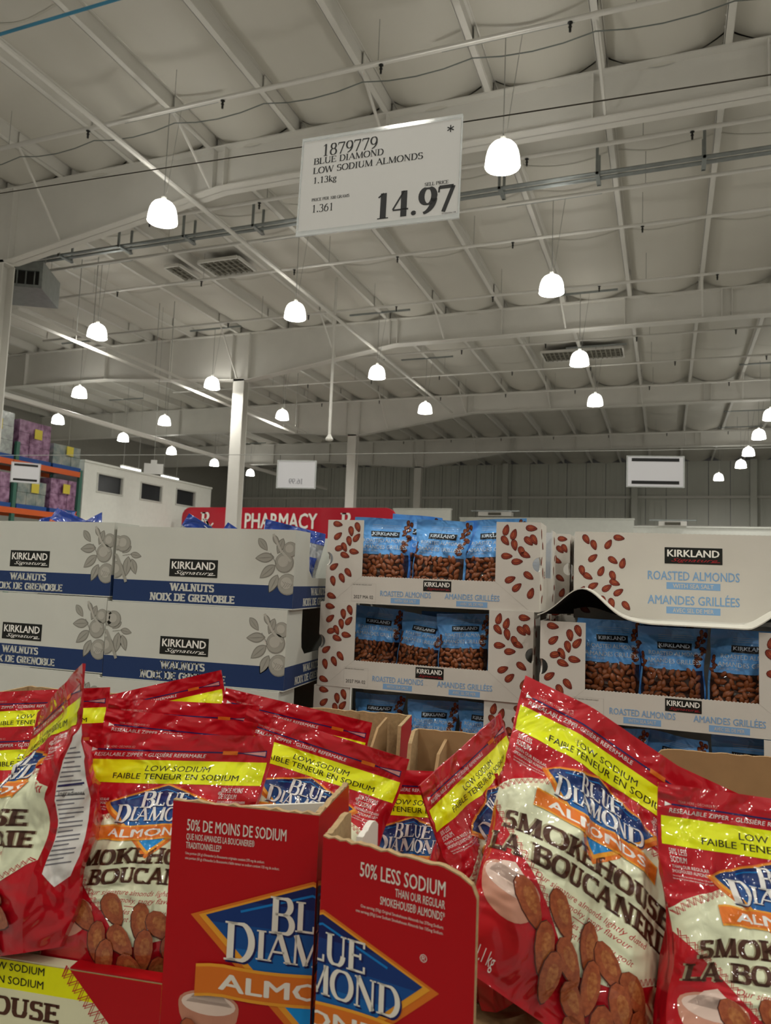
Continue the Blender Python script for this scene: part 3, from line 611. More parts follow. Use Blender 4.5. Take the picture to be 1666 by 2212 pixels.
# ------------------------------------------------------------------ pouches (stand-up bags)
def sstep(a, b, x): t = np.clip((x - a) / (b - a), 0, 1); return t * t * (3 - 2 * t)
class Pouch:
    """a filled bag: x 0..1 across, y 0..ymax down, in units of its width w; z up, front looks along -y, origin at art point (.5, yc)"""
    def __init__(s, w=.235, ymax=1.38, yc=.69, bulge=.03, edge=.014, seed=0, wr=.0022, curl=0.0, curl_y=.3, crease=None, twist=0.0, shear=0.0, wave=0.0, flatten=.14, n=40):
        s.__dict__.update(locals()); s.lat = {}; r = np.random.RandomState(seed)
        s.ws = [(r.uniform(4, 18), r.uniform(3, 15), r.rand() * 6.3, r.uniform(.3, 1)) for _ in range(9)]
        s.wb = [(r.uniform(4, 18), r.uniform(3, 15), r.rand() * 6.3, r.uniform(.3, 1)) for _ in range(9)]
        s.rad = [(r.uniform(.25, .75), r.uniform(.3, .45), r.uniform(7, 13), r.rand() * 6.3) for _ in range(2)]
    def thick(s, x, y, side):
        g = sstep(s.flatten, s.flatten + .5, y) * (1 - .3 * sstep(s.ymax - .22, s.ymax, y))
        e = np.clip(1 - np.abs(2 * x - 1) ** 2.4, 0, 1) ** .62
        t = .0012 + g * (s.edge + s.bulge * e)
        ws = s.ws if side > 0 else s.wb; q = np.zeros_like(x)
        for a, b, p, k in ws: q += k * np.sin(a * x + b * y + p + 1.5 * np.sin(b * .6 * x - a * .3 * y))
        m = .25 + .75 * sstep(.1, .35, y)
        t = t + s.wr * q * m * .5
        for xc, yc_, fr, p in s.rad:        # pull lines that fan out below the zip
            an = np.arctan2(x - xc, np.maximum(y - .05, .02)); t = t + s.wr * 2.2 * (.6 - np.abs(np.sin(an * fr * .8 + p)) ** .7) * sstep(.2, .36, y) * (1 - sstep(.55, .95, y))
        t = t + .0016 * np.exp(-((y - .2) / .008) ** 2) + .0012 * np.exp(-((y - .235) / .007) ** 2) * (s.w > .2)
        return np.maximum(t, .0008)
    def at(s, x, y, side=1, f=1.0):
        x = np.asarray(x, float); y = np.asarray(y, float)
        g = sstep(s.flatten, s.flatten + .5, y)
        X = (x - .5) * s.w * (1 - .09 * g + .03 * np.sin(y * 7 + s.seed) * g); Z = (s.yc - y) * s.w; Y = -side * s.thick(x, y, side) * f
        X = X + s.shear * Z
        if s.wave: Y = Y + s.wave * np.sin(x * 6.0 + s.seed * 1.7) * (1 - sstep(.1, .7, y))
        if s.crease:
            x0, an = s.crease[:2]; xx = (x0 - .5) * s.w; sg_ = np.sign(an); rad_ = .03
            d = (xx - X) if s.crease[2] < 0 else (X - xx); dd = np.maximum(d, 0); A_n = abs(an)
            R_ = rad_ + .035; arc = np.minimum(dd, R_ * A_n); th = arc / R_; rest = dd - arc
            nx_ = np.sin(th) * rad_ + rest * np.cos(th); ny_ = (1 - np.cos(th)) * rad_ + rest * np.sin(th)
            dirx = -1 if s.crease[2] < 0 else 1
            Xn = xx + dirx * nx_ + dirx * (-Y) * np.sin(th) * sg_ ; Yn = Y * np.cos(th) + sg_ * ny_
            X = np.where(d > 0, Xn, X); Y = np.where(d > 0, Yn, Y)
        if s.curl:
            z0 = (s.yc - s.curl_y) * s.w; R = .12; d = np.maximum(Z - z0, 0); th = d / R * s.curl
            Zc = np.where(d > 0, z0 + np.sin(th) * R / max(abs(s.curl), 1e-3) * np.sign(s.curl) - Y * 0, Z)
            k = R / s.curl
            Zc = np.where(d > 0, z0 + np.sin(th) * k, Z); Yc = np.where(d > 0, (1 - np.cos(th)) * k, 0)
            Z = Zc; Y = Y * 1.0 + Yc
        if s.twist:
            t = s.twist * sstep(s.ymax, 0, y) if False else s.twist * np.clip((s.ymax - y) / s.ymax, 0, 1) ** 1.5
            X, Y = X * np.cos(t) - Y * np.sin(t), X * np.sin(t) + Y * np.cos(t)
        return np.stack([X, Y, Z], -1)
    def lattice(s, side):
        if side in s.__dict__.setdefault('lat', {}): return s.lat[side]
        n = s.n; ny = int(round(s.ymax * n)); x, y = np.meshgrid(np.arange(n + 1) / n, np.arange(ny + 1) / n)
        P = s.at(x, y, side); dx = np.gradient(P, axis=1); dy = np.gradient(P, axis=0); N = np.cross(dx, dy) * -side
        N /= np.linalg.norm(N, axis=-1, keepdims=True) + 1e-12; s.lat[side] = (P, N); return s.lat[side]
    def off(s, side=1):
        """print lies on the same facets as the film itself, a hair above it"""
        P, N = s.lattice(side); n = s.n; my, mx = P.shape[:2]
        def fn(x, y, o):
            u = np.clip(np.asarray(x, float) * n, 0, mx - 1 - 1e-9); v = np.clip(np.asarray(y, float) * n, 0, my - 1 - 1e-9); i = u.astype(int); j = v.astype(int); a = (u - i)[:, None]; b = (v - j)[:, None]
            def mixq(Q):
                q00, q10, q01, q11 = Q[j, i], Q[j, i + 1], Q[j + 1, i], Q[j + 1, i + 1]
                return np.where(a >= b, q00 + a * (q10 - q00) + b * (q11 - q10), q00 + b * (q01 - q00) + a * (q11 - q01))
            return mixq(P) + mixq(N) * (o + .00025)
        return fn
    def gusset(s):
        def fn(v_, y, o):                       # v_ 0..1 from front seam to back seam on the right side
            p = s.at(np.ones_like(y), y, 1); q = s.at(np.ones_like(y), y, -1)
            r = p + (q - p) * v_[:, None]; c = s.at(np.full_like(y, .8), y, 1) * .5 + s.at(np.full_like(y, .8), y, -1) * .5
            n = p * .5 + q * .5 - c; n /= np.linalg.norm(n, axis=1, keepdims=True) + 1e-9
            return r + n * o
        return fn
    def mesh(s, name, m):
        mb = MB(); F, B = s.lattice(1)[0], s.lattice(-1)[0]; ny, nx = F.shape[:2]
        def tri(Q, flip=False):
            fs = []
            for j in range(ny - 1):
                for i in range(nx - 1):
                    a, b, c, d = j * nx + i, j * nx + i + 1, (j + 1) * nx + i + 1, (j + 1) * nx + i
                    fs += [(a, c, b), (a, d, c)] if not flip else [(a, b, c), (a, c, d)]
            mb.add(Q.reshape(-1, 3).tolist(), fs)
        tri(F); tri(B, True)
        mb.grid(np.stack([F[:, -1], B[:, -1]], 1)[::-1]).grid(np.stack([B[:, 0], F[:, 0]], 1)[::-1]).grid(np.stack([F[-1], B[-1]], 0)).grid(np.stack([B[0], F[0]], 0))
        return mb.mesh(name, m, smooth=True, fix=False)
def place(o, lat, fw, z, yaw=0, lean=0, roll=0):
    """yaw: turned to look left (+) of the aisle frame's front, lean: top goes back (+), roll: top goes right (+)"""
    o.location = frame(lat, fw, z)
    o.rotation_euler = (Matrix.Rotation(YAW + math.radians(-yaw), 3, 'Z') @ Matrix.Rotation(math.radians(-lean), 3, 'X') @ Matrix.Rotation(math.radians(roll), 3, 'Y')).to_euler()

# ------------------------------------------------------------------ almond cartons behind the display
mat('carton_white', 'cdc8bf', .62, var=.03, vscale=12); mat('carton_edge', 'd8d2c6', .8); mat('kraft', '9c7d56', .85, var=.08, vscale=30); mat('carton_inside', 'a09a90', .8)
mat('kirk_black', '141612', .45); mat('kirk_red', '9c1c26', .5); mat('pale_blue_ink', '7fa6cf', .55); mat('print_and_fold_shade', 'b3aea4', .8); mat('ink_dark', '2b2926', .6)
mat('alm_dark', '571a12', .55); mat('alm_mid', '8a3420', .55); mat('alm_light', 'a9502f', .55)
ALM = ('alm_dark', 'alm_mid', 'alm_light')
AW, AH, AD = .6, .2331, .40; LP, RP, LIP = .108, .116, .075
def kirkland(A, grp, x, y, w, h, red=True):
    A.rect(grp, x - w / 2, y, x + w / 2, y + h, 'kirk_black', 2)
    A.text(grp, 'KIRKLAND', x, y + h * .56, h * .44, 'white_print', 3, bold=.035, width=w * .9)
    A.text(grp, 'Signature', x, y + h * .86, h * .22, 'kirk_red' if red else 'white_print', 3, width=w * .78, slant=.45, bold=.0)
    A.line(grp, [(x + w * .3, y + h * .88), (x + w * .46, y + h * .86)], h * .035, 'kirk_red' if red else 'white_print', 3)
k = .000396
LEFT_ALM = [(35, 15, 10), (137, 65, 80), (185, 35, 70), (40, 100, -40), (125, 135, 78), (180, 110, -50), (55, 187, -15), (90, 180, 62), (165, 210, 8), (98, 237, 20), (20, 320, -35), (128, 360, 50), (83, 400, 62), (0 + 16, 423, 75), (-30 + 40, 530, 20)]
RIGHT_ALM = [(70, 35, -75), (130, 65, -72), (65, 110, 50), (137, 140, 78), (245, 110, 45), (265, 20, 5), (195, 185, 65), (220, 205, 25), (80, 218, 0), (160, 255, -5), (110, 380, -25), (163, 433, -42), (250, 350, 35), (270, 470, -70), (285, 100, 60)]
AF = Art()
for x, y, a in LEFT_ALM: AF.almond('printed_almonds', .016 + x * k * 1.02, .006 + y * k, .03, math.radians(a), ALM)
for x, y, a in RIGHT_ALM: AF.almond('printed_almonds|2', AW - RP + .002 + x * k * .86, .008 + y * k * .95, .031, math.radians(a), ALM)
yb = AH
kirkland(AF, 'printed_brand_mark', .327, yb - .071, .078, .029)
for cx, t1, t2, w1, w2 in ((.238, 'ROASTED ALMONDS', 'WITH SEA SALT', .145, .083), (.423, 'AMANDES GRILLÉES', 'AVEC SEL DE MER', .148, .084)):
    gk = 'printed_lettering' if cx < .3 else 'printed_lettering|2'
    AF.text(gk, t1, cx, yb - .0235, .0155, 'pale_blue_ink', 2, width=w1, bold=.018)
    AF.rect(gk, cx - w2 / 2, yb - .0195, cx + w2 / 2, yb - .005, 'pale_blue_ink', 1)
    AF.text(gk, t2, cx, yb - .0085, .008, 'carton_white', 2, width=w2 * .74, bold=.02)
for a, b, c_, d_ in ((.08, .152, .056, .0565), (.08, .152, .0055, .006), (.08, .0805, .0055, .0565), (.1515, .152, .0055, .0565)): AF.rect('printed_date_box', a, yb - d_, b, yb - c_, 'print_and_fold_shade', 1)
AF.text('printed_date_box', 'BEST BEFORE / MEILLEUR AVANT', .084, yb - .051, .0026, 'ink_dark', 2, align='l', width=.056)
AF.text('printed_date_box', '2027 MA 02', .087, yb - .014, .0095, 'ink_dark', 2, align='l', width=.058)
AF.line('fold_shade_line', [(LP, yb - LIP), (.03, yb - .006)], .0006, 'print_and_fold_shade', 1); AF.line('fold_shade_line|2', [(AW - RP, yb - LIP), (AW - .03, yb - .006)], .0006, 'print_and_fold_shade', 1)  # shade along the diagonal folds, drawn as thin darker lines
af_m = AF.meshes(flat_front(0, AH, 1.0), step=.00025)
AB = Art(); rr = random.Random(3)
for x, y, a in [(.03, .02, 60), (.05, .035, 70), (.088, .032, -60), (.115, .014, 8), (.048, .07, -40), (.1, .075, 35), (.125, .082, -75), (.07, .105, -65), (.1, .117, 70), (.105, .135, 20), (.05, .145, -30), (.085, .15, -35), (.115, .16, -35), (.035, .12, 30), (.02, .105, 75), (.075, .185, 80), (.098, .19, 75), (.135, .195, 50), (.04, .18, 15), (.02, .16, -60), (.03, .21, 30),
                (.545, .02, 75), (.58, .05, 65), (.55, .065, 40), (.585, .1, -80), (.53, .12, 10), (.56, .14, -70), (.525, .165, -45), (.55, .185, 60), (.58, .17, 80), (.57, .21, 20)]:
    AB.almond('printed_almonds' if x < .3 else 'printed_almonds|2', x, y, .03, math.radians(a), ALM)
kirkland(AB, 'printed_brand_mark', .302, .036, .142, .043)
for yy, t1, t2, w1 in ((.122, 'ROASTED ALMONDS', 'WITH SEA SALT', .225), (.186, 'AMANDES GRILLÉES', 'AVEC SEL DE MER', .225)):
    gk = 'printed_lettering' if yy < .15 else 'printed_lettering|2'
    AB.text(gk, t1, .302, yy, .024, 'pale_blue_ink', 2, width=w1, bold=.018); AB.rect(gk, .302 - .066, yy + .006, .302 + .066, yy + .024, 'pale_blue_ink', 1)
    AB.text(gk, t2, .302, yy + .0205, .0115, 'carton_white', 2, width=.1, bold=.025)
ab_m = AB.meshes(lambda x, y, o: np.stack([AW - x, np.full_like(x, AD) + o, AH - y], 1), step=.00025)
AS = Art()
for x, y, a in [(.02, .03, 70), (.05, .06, 30), (.03, .1, -50), (.06, .13, 60), (.02, .17, 20), (.05, .2, -40), (.35, .03, 50), (.37, .08, -30), (.34, .12, 70), (.37, .17, 10), (.33, .2, -60)]: AS.almond('printed_almonds' if x < .2 else 'printed_almonds|2', x, y, .03, math.radians(a), ALM)
AS.rect('printed_lettering', .09, .14, .105, .145, 'kirk_red', 1); AS.text('printed_lettering', '720', .098, .138, .012, 'ink_dark', 1)
as_r = AS.meshes(flat_right(AW, 0, AH, 1.0), step=.00025)
as_l = AS.meshes(lambda x, y, o: np.stack([np.zeros_like(x) - o, x, AH - y], 1), step=.00025)
def half_hole(x, z, r, sgn, n=8): return [(x + sgn * r * math.sin(math.pi * i / n), z - r * math.cos(math.pi * i / n)) for i in range(n + 1)]
HZ, HR = .122, .02
lipw = [(LP + (AW - LP - RP) * i / 96, LIP + (.0012 if i % 2 else -.0008)) for i in range(97)]
fm = MB().prism([(0, 0), (AW, 0)] + half_hole(AW, HZ, HR, -1) + [(AW, AH), (AW - RP, AH)] + lipw[::-1] + [(LP, AH), (0, AH)] + half_hole(0, HZ, HR, 1)[::-1], 0, .004).mesh('front_panel', MATS['carton_white'])
bkm = MB().prism([(0, 0), (AW, 0), (AW, AH)] + [(AW - AW * i / 100, AH + (.001 if i % 2 else 0)) for i in range(1, 100)] + [(0, AH)], AD - .004, AD).mesh('back_panel', MATS['carton_white'])
def side_prism(x0, x1):
    ol_ = [(0.004, 0), (AD - .004, 0), (AD - .004, AH), (.3, AH), (.3, .09), (.13, .09), (.13, AH), (.004, AH)] + half_hole(.004, HZ, HR - .003, 1)[::-1]
    m = MB().prism(ol_, x0, x1); m.v = [(y, x, z) for x, y, z in m.v]; return m
sl_m = side_prism(0, .004).mesh('side_panel', MATS['carton_white']); sr_m = side_prism(AW - .004, AW).mesh('side_panel', MATS['carton_white'])
bt_m = MB().box(.004, AW - .004, .004, AD - .004, 0, .004).mesh('bottom_panel', MATS['carton_inside'])
def almond_box(loc, rz, label, group='roasted almond cartons', art=True):
    g = empty('almond_carton', loc, rz); tag(g, label, 'box', group)
    for n_, m_, arts in (('front_panel', fm, af_m), ('back_panel', bkm, ab_m), ('side_panel', sl_m, as_l), ('side_panel', sr_m, as_r), ('bottom_panel', bt_m, {})):
        o_ = link(bpy.data.objects.new(n_, m_), g)
        if art: put(arts, o_)
    return g
# blue bags with a window of almonds
film('blue_film', '64a8ec', .35, .18, .5); film('blue_film_ink', 'c9d8e6', .35, .18, .3); film('window_dark', '2e150c', .25, .2, .8); film('bag_black', '12141a', .35, .18, .4)
film('bag_alm_dark', '421a0e', .3, .18, .6); film('bag_alm_mid', '6f3217', .3, .18, .6); film('bag_alm_light', '93512c', .3, .18, .6)
mat('almond_skin', 'a35c2e', .35, col2='74391a', var=.1, vscale=60, coat=.5, bump=.2, bscale=220)
BA = ('bag_alm_dark', 'bag_alm_mid', 'bag_alm_light')
def almond_mesh():
    mb = MB(); n = 8; prof = [(-.5, .0), (-.42, .14), (-.2, .26), (.05, .27), (.28, .18), (.44, .07), (.5, 0)]; P = []
    for a, r in prof: P.append([(a, r * math.cos(2 * math.pi * j / n), .62 * r * math.sin(2 * math.pi * j / n)) for j in range(n + 1)])
    return mb.grid(np.array(P)).mesh('almond', MATS['almond_skin'], smooth=True)
alm_mesh = almond_mesh()
blue_art = Art(); B = blue_art
B.rect('almond_window', .03, .62, .97, 1.4, 'window_dark', 1)
B.rect('brand_mark', .28, .23, .78, .33, 'bag_black', 1); B.text('brand_mark', 'KIRKLAND', .53, .3, .055, 'blue_film_ink', 2, bold=.035, width=.44)
B.text('lettering', 'ROASTED ALMONDS', .54, .42, .062, 'blue_film_ink', 2, bold=.015, width=.8); B.text('lettering', 'WITH SEA SALT', .3, .455, .026, 'blue_film_ink', 2, width=.26)
B.text('lettering', 'AMANDES GRILLÉES', .52, .53, .066, 'blue_film_ink', 2, bold=.015, width=.84); B.text('lettering', 'AVEC SEL DE MER', .27, .575, .028, 'blue_film_ink', 2, width=.28)
for j in range(3): B.line('lettering', [(.3, .12 + j * .03), (.8, .12 + j * .03)], .004, 'blue_film_ink', 1)
rr = random.Random(11)
for j in range(15): B.almond('almond_picture', .9 + rr.uniform(-.05, .08), .06 + j * .035, .1, rr.uniform(0, 3), BA, 1)
for j in range(6): B.almond('almond_picture', .03 + rr.uniform(-.01, .03), .42 + j * .035, .08, rr.uniform(0, 3), BA, 1)
blue_art.cut(.04)
def blue_bag_proto(seed, almonds=True, **kw):
    p = Pouch(n=25, w=.172, ymax=1.4, yc=1.4, bulge=.026, edge=.016, seed=seed, wr=.004, flatten=.08, **kw)
    g = link(bpy.data.objects.new('blue_almond_bag', p.mesh('blue_almond_bag', MATS['blue_film'])))
    put(blue_art.meshes(p.off(1), step=.00035, smooth=True), g)
    if almonds:
        r = np.random.RandomState(seed + 40); nx_, ny_ = 9, 5
        for a in range(nx_):
            for b in range(ny_):
                x = np.array([.075 + .85 * (a + .5 * (b % 2) * .8 + .25 + r.uniform(-.3, .3)) / nx_]); y = np.array([.66 + .42 * (b + r.uniform(-.25, .25)) / ny_])
                c_ = p.off(1)(x, y, .0012)[0]; e = .02
                tx = p.at(x + e, y)[0] - p.at(x - e, y)[0]; ty = p.at(x, y + e)[0] - p.at(x, y - e)[0]; nz = Vector(np.cross(tx, ty)).normalized()
                q = nz.to_track_quat('Z', 'Y').to_matrix() @ Matrix.Rotation(r.uniform(0, 6.28), 3, 'Z') @ Matrix.Rotation(r.uniform(-.35, .35), 3, 'Y')
                o = link(bpy.data.objects.new('almond', alm_mesh), g); s_ = r.uniform(.021, .0265)
                o.matrix_local = Matrix.Translation(c_) @ q.to_4x4() @ Matrix.Diagonal((s_, s_, s_ * 1.0, 1))
    return g
protos = [blue_bag_proto(1, curl=-.5, curl_y=.35, wave=.008), blue_bag_proto(2, curl=-.9, curl_y=.32, twist=.3, wave=.01), blue_bag_proto(3, shear=.1, curl=-.7, curl_y=.4, wave=-.01), blue_bag_proto(4, twist=-.4, curl=-1.0, curl_y=.3, wave=.012)]
plain = blue_bag_proto(6, False, curl=.5, curl_y=.25)
used = set()
def blue_bag(i, box, x, y, z, rz, roll, label, group='blue almond bags in cartons', sc=1.0, lean=0):
    src = plain if i is None else protos[i]
    o = src if src.name not in used else copy_tree(src); used.add(src.name)
    o.location = box.matrix_basis @ Vector((x, y, z)); o.rotation_euler = (Matrix.Rotation(box.rotation_euler.z + math.radians(rz), 3, 'Z') @ Matrix.Rotation(math.radians(-lean), 3, 'X') @ Matrix.Rotation(math.radians(roll), 3, 'Y')).to_euler()
    o.scale = (sc,) * 3; tag(o, label, 'bag', group); return o
def fill(box, layout, where):
    for i, x, y, rz, roll, sc, lb, *ln in layout:
        blue_bag(i, box, x, y, .006, rz, roll, lb + ' ' + where, sc=sc, lean=ln[0] if ln else 0)
rzL = YAW - math.radians(18.65); cL = (.406, 1.9245)
def left_front(lat, fw, yaw_deg, w): t = math.radians(yaw_deg); return (lat - w * math.cos(t), fw + w * math.sin(t))
aL = left_front(*cL, 18.65, AW)
topL = almond_box(frame(*aL, 1.658 - AH), rzL, 'open white almond carton, topmost of its stack, with bags standing above its rim')
fill(topL, [(1, .14, .085, 8, 0, 1.0, 'blue almond bag leaning at the side panel'), (0, .31, .08, -6, 3, .98, 'blue almond bag in the middle of the window'), (2, .455, .09, -4, -3, 1.0, 'blue almond bag half behind the plain side panel'),
            (3, .17, .24, 4, 6, 1.1, 'blue almond bag in the back row, tallest'), (None, .33, .26, 0, -4, 1.02, 'blue almond bag in the back row, middle'), (None, .47, .25, 3, -2, 1.0, 'blue almond bag in the back row, end')], 'in the topmost open carton')
midL = almond_box(frame(aL[0] - .012, aL[1] + .004, 1.658 - 2 * AH), rzL - .01, 'open almond carton second from the top, under the carton with tall bags')
fill(midL, [(3, .125, .1, 35, 4, .9, 'blue almond bag turned sideways beside the left almond panel'), (0, .265, .1, -4, 6, .84, 'slumped blue almond bag in the middle of the window'), (1, .405, .085, -3, -2, .88, 'blue almond bag with a folded top'), (None, .3, .25, 0, 0, .85, 'dim blue almond bag at the back')], 'in the second carton')
lowL = almond_box(frame(aL[0] - .02, aL[1] + .008, 1.658 - 3 * AH), rzL, 'almond carton third from the top, mostly hidden by red bags')
fill(lowL, [(2, .15, .085, 3, 0, .86, 'blue almond bag behind the cardboard rim'), (1, .32, .085, 0, 2, .84, 'blue almond bag behind the gap between red trays'), (0, .47, .085, -3, 0, .86, 'blue almond bag near the end')], 'in the third carton')
aR = (.392, 1.84); rzR = YAW - math.radians(20.0)
midR = almond_box(frame(*aR, 1.405 - AH + .004), rzR, 'open almond carton under the buckled dark slip sheet')
fill(midR, [(1, .15, .09, 5, 2, .98, 'blue almond bag at the left almond panel'), (0, .305, .1, 0, 0, .93, 'blue almond bag in the middle of the window'), (2, .45, .08, -2, 0, .95, 'blue almond bag with its brand label showing'), (None, .25, .25, 0, 6, 1.02, 'tall blue almond bag at the back')], 'in the carton under the slip sheet')
lowR = almond_box(frame(aR[0] + .005, aR[1] - .01, 1.405 - 2 * AH + .003), rzR, 'almond carton below the one under the slip sheet, behind red bags')
fill(lowR, [(2, .15, .085, 3, 0, .88, 'blue almond bag behind the tilted red bag'), (3, .3, .085, 0, 2, .86, 'blue almond bag behind the kraft rim'), (0, .46, .085, -3, 0, .9, 'blue almond bag showing its label above the kraft rim')], 'in the low carton')
topR = almond_box(frame(.52, 2.02, 1.658 - AH - .012) , 0, 'almond carton turned with its closed printed side outwards')
t = math.radians(14.0); topR.rotation_euler.z = YAW - t + math.pi
topR.location = frame(.52 + AW * math.cos(t) + AD * math.sin(t), 2.02 - AW * math.sin(t) + AD * math.cos(t), 1.658 - AH - .014)
# second row and lower courses
def behind(b, dx, dy, dz, rz, lb): return almond_box(b.matrix_basis @ Vector((dx, dy, dz)), b.rotation_euler.z + rz, lb)
for nm_, b in (('left', topL),):
    bb = behind(b, .04, .43, 0, .02, 'almond carton in the second row behind the open topmost carton')
    blue_bag(None, bb, .3, .2, .006, 0, 0, 'blue almond bag in the second row carton')
bb = behind(topL, .63, .52, 0, .05, 'almond carton showing only a narrow end between the two front stacks')
blue_bag(None, bb, .12, .1, .006, 20, 0, 'blue almond bag in the carton between the two front stacks')
for b, n_ in ((lowL, 3), (lowR, 3)):
    for q in range(n_): almond_box(b.location - Vector((0, 0, (q + 1) * AH + .001)), b.rotation_euler.z, ('fourth', 'fifth', 'lowest')[q] + (' almond carton down the left stack, behind the yellow lipped tray' if b is lowL else ' almond carton down the right stack, behind the flared tray'), 'lower almond cartons')
behind(midL, .03, .44, 0, 0, 'almond carton in the second row below the top course'); behind(midR, .2, .44, 0, 0, 'almond carton in the second row of the right stack')
mat('pallet_wood', 'a08560', .8, var=.15, vscale=9)
def wood_pallet(x, y, z, rz, w, d, h, label):
    g = empty('wooden_pallet', (x, y, z), rz); tag(g, label, 'pallet', 'pallets under the stacks')
    n_ = int(w / .13)
    for q in range(n_): MB().box(q * w / n_, (q + .75) * w / n_, 0, d, h - .02, h).build('deck_board', MATS['pallet_wood'], g)
    for q in range(3): MB().box(0, w, q * (d - .09) / 2, q * (d - .09) / 2 + .09, 0, h - .02).build('stringer', MATS['pallet_wood'], g)
for b, wz in ((lowL, 'left almond stack'), (lowR, 'right almond stack')):
    z_ = b.location.z - 3 * AH - .002
    wood_pallet(b.location.x - .02, b.location.y - .02, 0, b.rotation_euler.z,   .66, .95, z_ / 2, 'lowest wooden pallet under the ' + wz); wood_pallet(b.location.x - .02, b.location.y - .02, z_ / 2, b.rotation_euler.z, .66, .95, z_ / 2, 'upper wooden pallet under the ' + wz)
# the buckled slip sheet on the right stack
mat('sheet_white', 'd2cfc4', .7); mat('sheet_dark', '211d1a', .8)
n_ = 60; u = np.linspace(0, 1, n_); m_ = 8; vv = np.linspace(0, 1, m_)
prof = .075 * np.exp(-((u - .17) / .11) ** 2) + .06 * sstep(.74, .92, u) - .012 * np.exp(-((u - .6) / .12) ** 2)
P = np.zeros((m_, n_, 3))
for j, q in enumerate(vv):
    fade = 1 - .92 * sstep(.3, .85, q)
    P[j, :, 0] = u * (AW + .02) - .005; P[j, :, 1] = -.02 + q * .36; P[j, :, 2] = AH + .006 + np.maximum(prof, -.001) * fade
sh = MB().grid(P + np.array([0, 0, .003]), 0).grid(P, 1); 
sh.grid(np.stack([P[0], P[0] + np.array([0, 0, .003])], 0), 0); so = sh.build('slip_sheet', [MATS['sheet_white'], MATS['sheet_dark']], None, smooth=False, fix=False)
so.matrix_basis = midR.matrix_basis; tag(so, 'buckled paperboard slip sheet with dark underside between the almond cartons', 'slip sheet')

# ------------------------------------------------------------------ walnut cartons
mat('walnut_white', 'c8c9c0', .65, var=.03, vscale=9); mat('walnut_blue', '14305f', .55); mat('wal_line', '86847b', .6); mat('wal_mid', '9c9a90', .6); mat('wal_pale', 'b0ada3', .6)
film('walnut_clear', 'a7abb0', .2, .3, .9); film('walnut_bag_blue', '1b3f9a', .2, .25, .8); mat('walnut_meat', '4a3826', .6, col2='7a6040', var=.3, vscale=55, bump=.6, bscale=70); film('orange_film', 'c8573a', .25, .3, .8)
WW, WH, WD = .54, .2106, .40
def clipx(p, x0, x1):
    for lim, s_ in ((x0, 1), (x1, -1)):
        o_ = []
        for i in range(len(p)):
            a, b = p[i - 1], p[i]; ia, ib = (a[0] - lim) * s_ >= 0, (b[0] - lim) * s_ >= 0
            if ia != ib: t_ = (lim - a[0]) / (b[0] - a[0]); o_.append((lim, a[1] + t_ * (b[1] - a[1])))
            if ib: o_.append(b)
        p = o_
        if not p: return p
    return p
def ell(x, y, rx, ry, a=0, n=20):
    ca, sa = math.cos(a), math.sin(a); return [(x + ca * rx * math.cos(q) - sa * ry * math.sin(q), y + sa * rx * math.cos(q) + ca * ry * math.sin(q)) for q in [2 * math.pi * i / n for i in range(n)]]
def leafp(x, y, L, w, a, n=10):
    ca, sa = math.cos(a), math.sin(a); up_ = [((i / n - .5) * L, w * L * math.sin(math.pi * i / n) ** .8 * (1 - .35 * i / n)) for i in range(n + 1)]
    pts_ = up_ + [(p, -q) for p, q in up_[::-1][1:-1]]; return [(x + ca * p - sa * q, y + sa * p + ca * q) for p, q in pts_]
def walnut_art(A, x0, x1, cx, side):
    c = .000335; gk = 'printed_walnut_branch' if side < 0 else 'printed_walnut_branch|2'
    def pz(pts_, m_, l_):
        p = clipx(pts_, x0, x1)
        if len(p) > 2: A.poly(gk, p, m_, l_)
    def leaf(dx, dy, L, a):
        x, y = cx + dx * c, .012 + dy * c
        pz(leafp(x, y, L * c, .3, math.radians(a)), 'wal_line', 1); pz(leafp(x, y, L * c * .88, .26, math.radians(a)), 'wal_mid', 2); pz(leafp(x, y, L * c * .8, .03, math.radians(a)), 'wal_line', 3)
    def ball(dx, dy, r):
        x, y = cx + dx * c, .012 + dy * c
        for k_, m_ in ((1, 'wal_line'), (.92, 'wal_mid'), (.55, 'wal_pale')): pz(ell(x - (1 - k_) * r * c * .25, y - (1 - k_) * r * c * .25, r * c * k_, r * c * k_), m_, {1: 3, .92: 4, .55: 5}[k_])
    if side < 0:
        for q in ((-275, 85, 130, 50), (-255, 190, 165, 175), (-225, 300, 170, 140), (-170, 395, 165, 115), (-125, 95, 135, 110), (-165, 50, 100, 60)): leaf(*q)
        ball(-40, 120, 62); ball(-85, 225, 80); ball(-50, 395, 85)
        for q in range(4): A.line(gk, [(cx - (95 - q * 22) * c, .012 + (370 + q * 6) * c), (cx - (70 - q * 20) * c, .012 + (395) * c), (cx - (95 - q * 22) * c, .012 + (425 - q * 4) * c)], .0012, 'wal_line', 6)
        A.line(gk, [(cx - 190 * c, .012), (cx - 120 * c, .012 + 130 * c), (cx - 30 * c, .012 + 215 * c)], .0065, 'wal_pale', 6)
        A.line(gk, [(cx - 150 * c, .012 + 240 * c), (cx - 205 * c, .012 + 150 * c)], .002, 'wal_line', 6)
    else:
        ball(70, 110, 70); ball(10, 105, 62); ball(15, 330, 72)
        for q in ((105, 160, 105, 145), (195, 205, 110, 10), (118, 300, 170, 95), (180, 300, 140, 70)): leaf(*q)
        A.line(gk, [(cx + 4 * c, .012 + 200 * c), (cx + 60 * c, .012 + 300 * c), (cx + 118 * c, .012 + 430 * c)], .0085, 'wal_mid', 6)
        A.line(gk, [(cx + 70 * c, .012 + 210 * c), (cx + 160 * c, .012 + 195 * c)], .0015, 'wal_line', 6)
